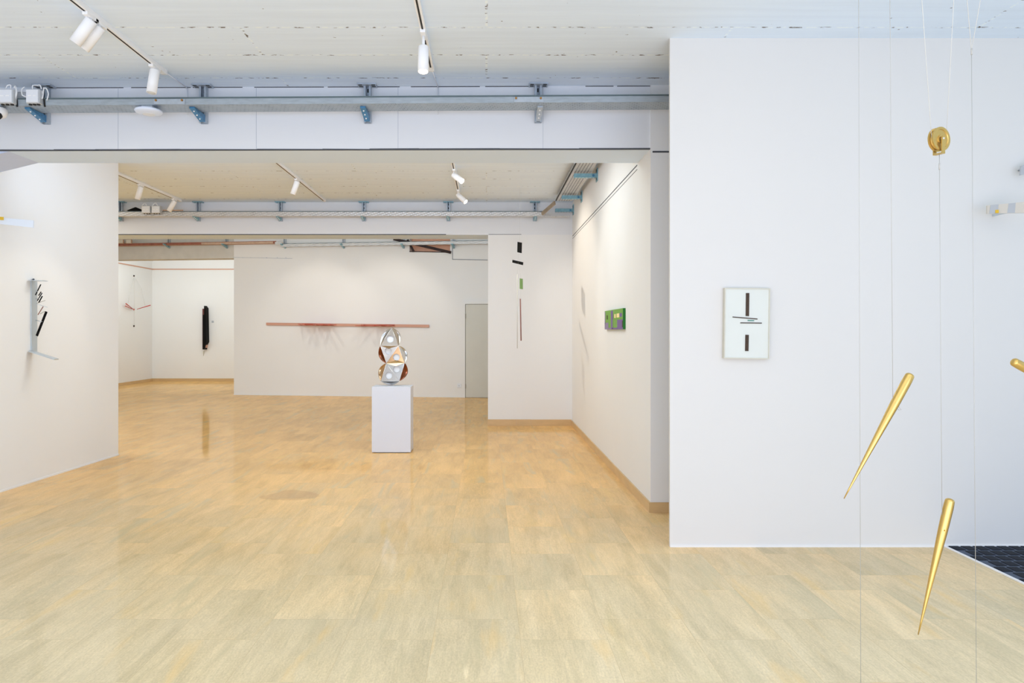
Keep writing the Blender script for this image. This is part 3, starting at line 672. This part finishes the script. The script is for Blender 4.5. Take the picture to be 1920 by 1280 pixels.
for a,b,c,(hx,hy),hr_,mm in tri:
    pa,pb,pc = V[a],V[b],V[c]; n = (pb-pa).cross(pc-pa).normalized()
    if n.y > 0: n = -n
    mb = MB(); K = 48
    inner = [ray_plane(hx+hr_*math.cos(2*math.pi*k/K), hy+hr_*math.sin(2*math.pi*k/K), pa, n) for k in range(K)]
    cen = sum(inner, Vector())/K
    e1 = (inner[0]-cen).normalized(); e2 = n.cross(e1)
    outer = []
    for q in inner:                                   # outline point in the same direction
        d = (q-cen).normalized(); best = None
        for s_, e_ in ((pa,pb),(pb,pc),(pc,pa)):
            ed = e_-s_; out = ed.cross(n).normalized()
            dn = d.dot(out)
            if abs(dn) < 1e-6: continue
            tt = (s_-cen).dot(out)/dn
            if tt > 0 and (best is None or tt < best): best = tt
        outer.append(cen+d*best)
    # add exact corners by snapping nearest outline points
    for cpt in (pa,pb,pc):
        k = min(range(K), key=lambda i: (outer[i]-cpt).length); outer[k] = cpt.copy()
    vs = inner+outer+[q-n*.018 for q in inner]
    fs = [(k,(k+1)%K,(k+1)%K+K,k+K) for k in range(K)]+[(k,k+2*K,(k+1)%K+2*K,(k+1)%K) for k in range(K)]
    mb.add(vs, fs)
    f = mb.build('face', mm, sc_)
    dd = MB().add([q-n*.0175 for q in inner]+[cen-n*.0175], [(k,(k+1)%K,K) for k in range(K)])
    dd.build('hole_disc', 'white_metal', f)['label'] = 'round white hole'
def flap(p, q, bulge_zoom, mm, back=.6):
    p, q = V[p], V[q]; mid = (p+q)/2; ch = q-p; view = (mid-Vector((0,0,H))).normalized()
    out = ch.cross(view).normalized()
    if (mid-S(470,660)).dot(out) < 0: out = -out
    h = bulge_zoom/10.244*Y0/F; K, R = 20, 5; vs = []; fs = []
    for j in range(R+1):
        w = j/R
        for k in range(K+1):
            s = k/K; arc = math.sqrt(max(0, 1-(2*s-1)**2))*.35+math.sin(math.pi*s)*.65
            vs.append(p+ch*s+out*(h*arc*w)+Vector((0,1,0))*(h*back*arc*w+.02*math.sin(math.pi*w)*arc))
    for j in range(R):
        for k in range(K): i = j*(K+1)+k; fs.append((i,i+1,i+K+2,i+K+1))
    o = MB().add(vs, fs, 0, True).build('folded_flap', mm, sc_)
    md = o.modifiers.new('thick','SOLIDIFY'); md.thickness = .002; md.offset = 0
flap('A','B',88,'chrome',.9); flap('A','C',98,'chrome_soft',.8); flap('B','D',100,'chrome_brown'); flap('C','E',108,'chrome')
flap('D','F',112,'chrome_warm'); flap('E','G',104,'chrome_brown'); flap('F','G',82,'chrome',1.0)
ed = MB()
for a,b in ('AB','BC','CA','BD','CD','CE','ED','DG','EG','DF','FG'): ed.cyl(V[a],V[b],.0022,8)
ed.build('fold_edge','chrome_edge',sc_)
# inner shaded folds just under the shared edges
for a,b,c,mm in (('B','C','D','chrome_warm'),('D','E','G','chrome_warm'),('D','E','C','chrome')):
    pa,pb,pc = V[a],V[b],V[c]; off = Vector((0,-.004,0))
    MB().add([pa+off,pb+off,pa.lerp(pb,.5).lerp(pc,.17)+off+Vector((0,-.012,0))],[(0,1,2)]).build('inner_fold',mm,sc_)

# ------------------------------------------------------------------ the long bar on the far wall
a = FW(499.5,607,.02); b = FW(804.5,611,.02)
t = thing('wall_bar_artwork', 'long pinkish wooden bar mounted level across the far wall', 'artwork', (a+b)/2)
MB().bar(a, b, .03, .056).build('bar','wood_bar',t)
random.seed(11)
def onbar(px, d, dz=0): 
    f = (px-499.5)/305; q = a.lerp(b,f); return q+fn*d+Vector((0,0,dz))
grp = [(561,623),(680,741)]
for g0,g1 in grp:
    zz = MB().bar(onbar(g0,.018),onbar(g1,.018),.006,.046); zz.build('red_backing','bar_red',t)
zig = [(566,578,.26),(576,598,.34),(592,584,.40),(590,603,.36),(598,612,.28),(606,631,.38),(612,624,.24),(620,612,.30),(624,640,.32),
       (684,690,.36),(689,676,.24),(706,692,.36),(712,722,.30),(716,734,.38),(724,712,.32),(731,747,.30),(740,728,.34)]
for i,(x0,x1,d1) in enumerate(zig):
    zz_ = random.uniform(-.014,.012)
    MB().bar(onbar(x0,.02,zz_), onbar(x1,d1,zz_-.004), .055, .012).build('flat_stick','red_stick' if i % 3 else 'bar_red',t)

# ------------------------------------------------------------------ alcove artworks
X3 = XA; q0 = PX(252,517,X3+.02); Yq = q0.y
rod = thing('red_rod_mobile', 'wall piece of three thin red rods and dots on the alcove left wall', 'artwork', PX(252,580,XA))
def AL(px,py,dx=.0): return PX(px,py,XA+.02+dx)
for py, nm in ((517,'dot'),(580,'dot'),(611,'dot')):
    c = AL(252,py); MB().lathe(c+Vector((-.02,0,0)), (1,0,0), [(0,.022),(.02,.02),(.026,.012)],14).build('pin','dark_beam' if py!=580 else 'red_rod',rod)
hub = AL(252,580,.04)
for (xa,ya,xb,yb2,r) in ((249,579,236,569,.008),(249,579.5,235,573.5,.007),(257,579.5,282,572,.008)):
    pa = P(xa,ya,hub.y-.05); pb = P(xb,yb2,17.50 if xb < 250 else hub.y-.12); MB().cyl(pa,pb,r,10,0,r*1.6).build('rod','red_rod',rod)
MB().tube([AL(252,517), AL(252,580,.02), AL(252,611)], .003, 6).build('thread','wire_pale',rod)
MB().tube([AL(251,521,.02), P(244,545,17.72), P(240,568,17.6)], .0035, 6).build('thread','wire_pale',rod)
MB().tube([AL(254,521,.02), P(265,540,hub.y-.1), P(272,573,hub.y-.12)], .0035, 6).build('thread','wire_pale',rod)
bk = thing('black_relief', 'tall black wooden relief with reddish edges on the alcove back wall', 'artwork', P(383,614,YA))
def bp(pts, Y, th, m, nm): MB().prism([P(x,y,Y) for x,y in pts],(0,th,0)).build(nm,m,bk)
bp([(379.5,578.5),(383,578.5),(383.5,640),(379.5,655)],18.97,.12,'blackred','side_plank')
bp([(382.5,573),(385.6,577.5),(386.8,641),(383,649),(383,655),(380,655),(380,590),(382.5,590)],18.90,.20,'black_matte','main_plank')
bp([(385.4,576),(387.2,578),(387.4,640),(386.4,643)],19.05,.045,'blackred','edge_plank')
bp([(383.6,649),(386.9,642),(386,651),(384,654)],18.98,.12,'wood_bar','lower_chip')
bp([(380.5,658),(383,658),(381,667)],19.08,.02,'frame','lower_mark')
q = P(399,603,YA); tag(MB().box(q+Vector((-.03,-.01,-.03)),q+Vector((.03,0,.03))).build('wall_label','grey_patch',org=q,bevel=.003), 'small grey label on the alcove back wall right of the black relief', 'label')

# ------------------------------------------------------------------ hanging mobile before the pier
Ym = 9.04
mo = thing('hanging_mobile', 'thin hanging mobile of black and green rectangles in front of the pier', 'mobile', P(975,560,Ym))
def mr(pts, m, nm, dy=0): MB().prism([P(x,y,Ym+.0180*(x-sum(q[0] for q in pts)/4)) for x,y in pts],(0,.006,0)).build(nm,m,mo)
mr([(970.2,453.2),(978.8,454.8),(978.2,474.5),(969.8,472.5)],'black_matte','black_rectangle')
mr([(960.8,486.8),(981.2,491.5),(980.8,497),(960.5,492)],'black_matte','black_bar')
mr([(974.4,521.7),(980.2,522.5),(980.4,542.2),(974.3,541.2)],'green_mobile','green_rectangle')
MB().cyl(P(975.6,560,Ym+.0),P(977,638.5,Ym),.008,10).build('brown_stick','brown_line',mo)
MB().cyl(P(970,514,Ym),P(970,653,Ym),.0042,8).build('white_stick','wire_pale',mo)
MB().tube([Vector((P(974.5,440,Ym).x,Ym+.007,CEIL)),P(974.5,453,Ym)+Vector((0,.007,0)),P(971,489.5,Ym)+Vector((0,.008,0)),P(977,522,Ym)+Vector((0,.007,0)),P(975.6,560,Ym)],.0006,6).build('thread','wire_pale',mo)
MB().tube([P(971,489.5,Ym)+Vector((0,.007,0)),P(970,514,Ym)],.0006,6).build('thread','wire_pale',mo)

# ------------------------------------------------------------------ green panel painting on the right wall
xf = 1.2526; yn, yf = 6.263, 7.222
def GP(fy, fz, dx=0):                                  # fractions: fy 0 near .. 1 far, fz 0 bottom .. 1 top
    y = yn+(yf-yn)*fy; z = 1.425+(1.618-1.425)*fz; return Vector((xf-dx,y,z))
gp = thing('panel_painting', 'small green and violet panel painting on the right wall', 'painting', (XR,(yn+yf)/2,1.52))
MB().box((xf,yn,1.425),(XR,yf,1.618)).build('panel','green_dark',gp)
# map picture columns (photo x 1134..1168) to depth fraction
def fy(px): Yv = xf*F/(px-CX); return (Yv-yn)/(yf-yn)
def pr(mb, xa, xb, za, zb, mi, dx=.0008):
    a,b = fy(xa),fy(xb); q = [GP(a,za,dx),GP(b,za,dx),GP(b,zb,dx),GP(a,zb,dx)]; mb.add(q,[(0,1,2,3)],mi)
pm = MB(); pr(pm,1168,1134,0,1,0,.0006)
for r_ in ((1168,1157,.0,.47,1),(1157.5,1148.5,.0,.08,1),(1149.5,1145.6,0,.96,1),(1145.6,1134,0,.08,2),(1141,1134,.08,.36,2),(1135.5,1134,.3,.95,2),(1166.5,1162,.60,.78,1),(1161.4,1156.4,.58,.78,3),(1154.8,1152,.57,.77,3),(1139.8,1137.8,.53,.76,4),(1168,1166.6,.10,.40,4),(1156.8,1157.6,.1,.5,5),(1148.4,1149.2,.1,.5,5)):
    pr(pm,r_[0],r_[1],r_[2],r_[3],r_[4],.0010+.0002*r_[4])
pm.build('painted_face',['green','purple','purple_grey','cream','olive','green_pale'],gp)

# ------------------------------------------------------------------ framed abstract on the front panel
Yw = 4.456; fr = thing('framed_picture', 'framed white abstract with brown bars on the front exhibition panel', 'picture', P(1400,605,Yw))
TL,TR,BR,BL = P(1358.5,539.5,Yw-.03),P(1443.5,540.5,Yw-.03),P(1441.5,673,Yw-.03),P(1356.8,671.5,Yw-.03)
MB().prism([TL,TR,BR,BL],(0,.029,0)).build('backing','frame',fr)
def quad_in(u,v,dy=0): 
    return TL.lerp(TR,u).lerp(BL.lerp(BR,u),v)+Vector((0,-dy,0))
e = .022; ev = .014
fm = MB()
for (u0_,u1_,v0_,v1_) in ((0,1,0,ev),(0,1,1-ev,1),(0,e,ev,1-ev),(1-e,1,ev,1-ev)):
    fm.prism([quad_in(u0_,v0_),quad_in(u1_,v0_),quad_in(u1_,v1_),quad_in(u0_,v1_)],(0,-.008,0))
fm.build('frame','frame',fr)
MB().prism([quad_in(e,ev),quad_in(1-e,ev),quad_in(1-e,1-ev),quad_in(e,1-ev)],(0,-.002,0)).build('picture_ground','picture',fr)
yq = Yw-.033
def el(pts, m, nm): MB().prism([P(x,y,yq) for x,y in pts],(0,-.003,0)).build(nm,m,fr)
el([(1398.6,549.2),(1404.8,549.2),(1404.2,592.5),(1398,592.2)],'brown_bar','tall_brown_bar')
el([(1373.6,593.2),(1420.2,597),(1420,598.8),(1373.4,594.8)],'brown_bar','thin_slanting_bar')
el([(1401.8,599.6),(1413.8,600),(1413.8,601.8),(1401.6,601.4)],'teal_bar','short_teal_bar')
el([(1388,604.2),(1428.2,604.6),(1428.2,606.2),(1388,605.9)],'brown_bar','thin_level_bar')
el([(1397.4,627.4),(1403.8,627.6),(1403.2,658),(1396.8,657.8)],'brown_bar','lower_brown_bar')

# ------------------------------------------------------------------ left wall artworks
ls = thing('aluminium_stick_relief', 'pale aluminium strip with black sticks projecting from the left partition', 'artwork', PX(62,595,-4.22))
def LWp(px, py, off=.0):                              # on the left wall
    d = P(px,py,1.0)-Vector((0,0,H)); Yv = (-4.244-.038*5.956+off)/(d.x-.038); return Vector((0,0,H))+d*Yv
c = [LWp(57,526),LWp(67.5,526),LWp(67.5,660),LWp(57,659)]
MB().prism(c,(.012,0,0)).build('upright_strip','steel_light',ls)
p0 = LWp(58,526,.01); Yl = p0.y
MB().bar(p0, P(85,526.5,Yl), .075, .006).build('upper_arm','steel_light',ls)
q0 = LWp(57.5,658,.01); MB().bar(q0, P(106,673.5,Yl), .07, .010).build('lower_arm','steel_light',ls)
MB().cyl(LWp(63,523.5,.0),LWp(63,523.5,.02),.008,10).build('screw','crack',ls)
sticks = [((76.5,533),(66.5,553),1.4,'black_matte'),((77,547),(72.5,554),1.3,'black_matte'),((79,549),(70,563.5),1.3,'black_matte'),((79.3,555),(72.5,567.5),1.7,'black_matte'),
    ((68,569),(85,563),.6,'hinge'),((67,569),(89,576),.9,'steel_light'),((81,574.5),(71.2,590),1.0,'brown_line'),((75,588.5),(84,583.5),.8,'hinge'),((87,584),(69,629.5),4.4,'black_matte')]
Ys = Yl+.02
for i,(pa,pb,w,m) in enumerate(sticks):
    MB().bar(P(*pa,Ys), P(*pb,Ys+.01), .006, w*Ys/F, (0,0,1) , 0).build('stick' if 'black' in m else 'thin_rod', m, ls)
for pa,pb in (((67,545),(70,546)),((67,560),(74,559)),((67,600),(79,603))):
    MB().cyl(LWp(pa[0],pa[1],.01), P(pb[0],pb[1],Ys), .003, 8).build('holder','steel_light',ls)
lb = thing('yellow_square_bar', 'pale blue-white bar with yellow square projecting at the left photo edge', 'artwork', P(0,414,5.76))
a1,a2 = P(62.5,413,5.90),P(62.5,426.6,5.90); b1,b2 = P(-30,405.2,5.71),P(-30,416.6,5.71)
MB().prism([b1,a1,a2,b2],(.0,.012,0)).build('bar','steel_pale',lb)
MB().prism([P(0.2,406.3,5.745),P(7,406.6,5.757),P(7,412.6,5.757),P(.2,412.2,5.745)],(0,-.004,0)).build('yellow_square','yellow',lb)
MB().cyl(P(-26,411,5.72), (lw(5.72)-.01, 5.73, P(-26,411,5.72).z), .008, 8).build('wall_pin','steel_light',lb)
# the matching bar beyond the brass cones on the right
rb2 = thing('yellow_square_bar', 'beige and grey bar with yellow square projecting from the right exhibition panel', 'artwork', P(1852,393,4.30))
def RB(px,py,dy=0):
    f = (px-1851)/69.0; return P(px,py,4.30-.125*f-dy)
MB().prism([RB(1851,385.2),RB(1950,375.5),RB(1950,398.2),RB(1851,400.2)],(.0,.010,0)).build('bar','beige_patch',rb2)
for xa,xb,m in ((1855.5,1872,'grey_patch'),(1889,1904,'grey_patch')):
    ya = 385.2-(xa-1851)*.098; yb_ = 385.2-(xb-1851)*.098; yc = 400.2-(xa-1851)*.02; yd = 400.2-(xb-1851)*.02
    MB().prism([RB(xa+1.5,ya,.001),RB(xb,yb_,.001),RB(xb-1.5,yd,.001),RB(xa-1,yc,.001)],(0,-.002,0)).build('grey_band',m,rb2)
MB().prism([RB(1866,393.6,.004),RB(1872,393.2,.004),RB(1872,399.2,.004),RB(1866,399.5,.004)],(0,-.003,0)).build('yellow_square','yellow',rb2)
MB().bar(RB(1930,388)+Vector((0,.01,0)), (RB(1930,388).x, Yw, RB(1930,388).z), .012, .012).build('wall_pin','steel_light',rb2)
v1 = [P(1914.5,311,4.38),P(1945,300,4.33),P(1945,322,4.33),P(1912.8,328.5,4.38)]
t = thing('grey_wall_plate', 'small grey plate at the right photo edge above the yellow square bar', 'artwork', P(1925,315,4.38))
MB().prism(v1,(0,.008,0)).build('plate','grey_patch',t)
MB().cyl(P(1932,313,4.36), (P(1932,313,4.36).x,Yw,P(1932,313,4.36).z), .006, 8).build('wall_pin','steel_light',t)

# ------------------------------------------------------------------ the brass hanging sculpture
YW = 2.6; CG = 'brass cones hung on wires'; WG = 'thin steel wires of the brass sculpture'
def cone(label, fat, tip, r, Y=YW, dY=0, eye=None):
    a = P(*fat,Y); b = P(*tip,Y+dY); d = (b-a); Ln = d.length; d.normalize()
    t = thing('brass_cone', label, 'brass cone', (a+b)/2, CG)
    prof = [(0,.0004)]+[(r*.62*(1-math.cos(math.pi/2*k/7)), r*.93*math.sin(math.pi/2*k/7)) for k in range(1,8)]+[(r*1.6,r*.985),(r*2.6,r),(Ln*.25,r*.93),(Ln*.45,r*.70),(Ln*.7,r*.42),(Ln*.9,r*.20),(Ln,r*.10)]
    MB().lathe(a, d, prof, 40).build('cone_body','brass',t)
    if eye:
        e_ = P(*eye,Y)
        if 'hooked' in label:
            MB().tube([e_+Vector((-.004,-.004,.010)), e_+Vector((.012,-.006,-.002)), e_+Vector((.020,-.006,-.012))], .0012, 8).tube([e_+Vector((0,-.004,.0)), e_+Vector((.014,-.004,-.014))], .001, 8).build('wire_hook','wire',t)
        else:
            MB().cyl(e_+Vector((-.002,-.016,0)), e_+Vector((-.002,-.010,0)), .003, 10).build('pin_hole','brass_dark',t)
    return t
cone('brass cone slanting down to lower left, hooked on the wire left of the pulley', (1708,700), (1582.5,934.5), .0172, eye=(1678,762))
cone('brass cone hanging lowest, under the brass pulley, tip pointing down', (1782,934), (1721.5,1189.5), .0174, eye=(1767,992))
cone('brass cone mostly outside the right edge of the photo', (1898,676.5), (2120,800), .0172, dY=.05)
def wire(label, pts, r=.0010, m='wire', crimp=None):
    t = thing('hanging_wire', label, 'wire', pts[0], WG)
    MB().tube(pts, r, 8).build('strand', m, t)
    if crimp: 
        q = Vector(crimp); MB().cyl(q+Vector((0,0,.012)), q-Vector((0,0,.012)), .0028, 10).build('crimp','wire',t)
    return t
def top(x): v = P(x,0,YW); v.z = CEIL; return v
def foot(x): v = P(x,0,YW); v.z = 0; return v
wire('leftmost taut wire from ceiling to floor, left of the slanting brass cone', [top(1609), foot(1614)])
wire('taut wire from the ceiling to the slanting brass cone', [top(1666.5), P(1674,757,YW)])
pc = P(1760.5,261.5,YW); n = Vector((.332,-.943,0)).normalized()
def pulley_side(sg): return pc+Vector((-n.y,n.x,0))*(sg*.0385)+Vector((0,0,.004))
wire('wire from the ceiling to the left side of the brass pulley', [top(1706), pulley_side(-1)], m='wire_pale')
wire('wire from the ceiling to the right side of the brass pulley', [top(1806), pulley_side(1)], m='wire_pale')
wire('wire from the brass pulley down to the lowest brass cone', [P(1761.3,289,YW), P(1766.4,985,YW-.0)], crimp=P(1761.6,312,YW))
wire('wire hung from a small V of wires, rightmost of the floor length wires', [P(1821.5,95,YW), foot(1831)], crimp=P(1822,97,YW))
wire('left strand of the small V of wires right of the pulley', [top(1786), P(1821.5,95,YW)], m='wire_pale')
wire('right strand of the small V of wires right of the pulley', [top(1895), P(1821.5,95,YW)], m='wire_pale')
# pulley
pu = thing('brass_pulley', 'grooved brass pulley wheel in a fork, hanging between two wires', 'pulley', pc)
R_ = .0455
MB().lathe(pc-n*.011, n, [(0,R_*.72),(0,R_),(.0055,R_),(.008,R_*.86),(.011,R_*.80),(.014,R_*.86),(.0165,R_),(.022,R_),(.022,R_*.80),(.019,R_*.76),(.019,R_*.36),(.022,R_*.34),(.022,R_*.10)], 48, smooth=False).build('wheel','brass',pu)
tn = Vector((0,0,1)).cross(n).normalized()
fk = MB()
for sgn in (1,-1):
    c0 = pc+n*(.0155*sgn); fk.prism([c0+tn*.0085*a_+Vector((0,0,z_)) for a_,z_ in ((-1,-.054),(1,-.054),(1,.004),(.6,.009),(-.6,.009),(-1,.004))], n*(.003*sgn))
fk.prism([pc+n*s_*.0185+tn*w_*.0085+Vector((0,0,-.057)) for s_,w_ in ((-1,-1),(1,-1),(1,1),(-1,1))], (0,0,.004))
fk.build('fork','brass',pu)
MB().cyl(pc-n*.0195, pc+n*.0205, .0035, 14).build('axle','wire_pale',pu)

# ------------------------------------------------------------------ entrance mat set in the floor
mt = thing('entrance_mat', 'dark grid entrance mat set into the floor at lower right', 'door mat', (4.1,3.6,0))
MB().box((3.0,2.2,.001),(5.4,4.447,.006)).build('mat_base','mat_base',mt)
pads = MB(); sx, sy = .078, .098
j = 0; y = 2.215
while y+.074 < 4.445:
    x = 3.01+(sx*.5 if j % 2 else 0)
    while x+.060 < 5.39:
        pads.box((x,y,.006),(x+.060,y+.074,.010)); x += sx
    y += sy; j += 1
pads.build('rubber_grid','mat_pad',mt)
MB().box((2.985,2.2,.0005),(3.0,4.447,.008)).build('metal_edge','white_metal',mt)

# ------------------------------------------------------------------ light
W = bpy.data.worlds.new('daylight'); SC.world = W; W.use_nodes = True
bg = W.node_tree.nodes['Background']; bg.inputs[0].default_value = (0.737, 0.844, 1.0, 1); bg.inputs[1].default_value = 0.986
def area(name, loc, rot, sx, sy, e, col):
    l = bpy.data.lights.new(name, 'AREA'); l.shape = 'RECTANGLE'; l.size = sx; l.size_y = sy; l.energy = e; l.color = col
    o = bpy.data.objects.new(name, l); COL.objects.link(o); o.location = loc; o.rotation_euler = rot; return o
R90 = math.radians(90)
area('front_overhead_fill', (.3,.4,3.25), (0,0,0), 6.5, 3.0, 49.2, (1.0, 0.932, 0.789))  # added fill behind the camera, no real fixture
area('shop_window_light', (0,-3.7,1.5), (R90+.12,0,0), 9, 2.6, 199.2, (0.456, 0.67, 1.0))
area('front_uplight_fill', (-.2,.2,.12), (math.pi-.75,0,0), 7.0, 3.4, 215.9, (1.0, 0.89, 0.993))  # added upward fill to brighten the front ceiling, no such source there
area('entrance_light', (6.6,2.2,1.5), (0,R90,0), 2.8, 4.2, 28.4, (0.5, 0.76, 1.0))
area('middle_wash_fill', (-1.7,5.80,3.06), (R90+.25,0,0), 4.0, .40, 39.4, (0.674, 0.801, 1.0))  # unseen fill behind the near beam, added for the middle room
area('middle_down_fill', (-1.0,6.75,3.29), (0,0,0), 3.2, 1.2, 43.6, (0.909, 1.0, 0.964))  # added downward fill, hidden by the near beam, lifts floor and lower walls
area('middle_left_fill', (-7.2,7.8,3.26), (0,0,0), 3.0, 3.6, 107.9, (0.954, 1.0, 1.0))  # added overhead fill, unseen behind the left partition
area('far_wash_fill', (-4.0,10.68,3.18), (R90+.1,0,0), 9.6, .55, 78.1, (0.83, 0.938, 1.0))  # unseen fill at the back of the middle beam, added for the far wall
area('alcove_fill', (-7.2,15.75,3.32), (R90-.15,0,0), 3.4, .4, 57.7, (0.943, 1.0, 0.997))  # fill added behind the lintel to brighten the alcove
def spotl(name, p, d, e, ang, col=(1,.9,.76), r=.015, blend=.6):
    l = bpy.data.lights.new(name, 'SPOT'); l.energy = e; l.spot_size = math.radians(ang); l.spot_blend = blend; l.shadow_soft_size = r; l.color = col
    o = bpy.data.objects.new(name, l); COL.objects.link(o); o.location = p; o.rotation_euler = Vector(d).to_track_quat('-Z','Y').to_euler()
spotl('lamp_light', s4[0], s4[1], 25, 70)
spotl('lamp_light', s3[0], (-1.75,1.5,-1.9), 26, 46)
spotl('hidden_track_lamp', (-2.353,6.75,3.12), (-1.75,-.4,-1.9), 26, 46)
spotl('hidden_track_lamp', (-3.7,13.0,3.46), (.1,1.5,-1.95), 36, 80)
spotl('hidden_track_lamp', (-1.9,12.8,3.46), (-.2,1.6,-1.95), 36, 80)
spotl('lamp_light', s8[0], s8[1], 28, 75)
spotl('lamp_light', s9[0], Vector((1.0,-.05,-.75)), 70, 85)

# ------------------------------------------------------------------ camera and colour
cam = bpy.data.cameras.new('camera'); cam.sensor_width = 36; cam.lens = 36*F/1920
cam.shift_x = (960-CX)/1920; cam.shift_y = (CY-640)/1920; cam.clip_start = .05
co = bpy.data.objects.new('camera', cam); COL.objects.link(co); co.location = (0,0,H); co.rotation_euler = (math.radians(90),0,0)
SC.camera = co
SC.view_settings.view_transform = 'Standard'; SC.view_settings.look = 'None'; SC.view_settings.exposure = -0.12
SC.cycles.max_bounces = 10; SC.cycles.diffuse_bounces = 6; SC.cycles.glossy_bounces = 5
SC.cycles.use_denoising = True; SC.cycles.caustics_reflective = False; SC.cycles.caustics_refractive = False
SC.cycles.sample_clamp_indirect = 4
for o in list(COL.objects):
    if '_o' in o: del o['_o']
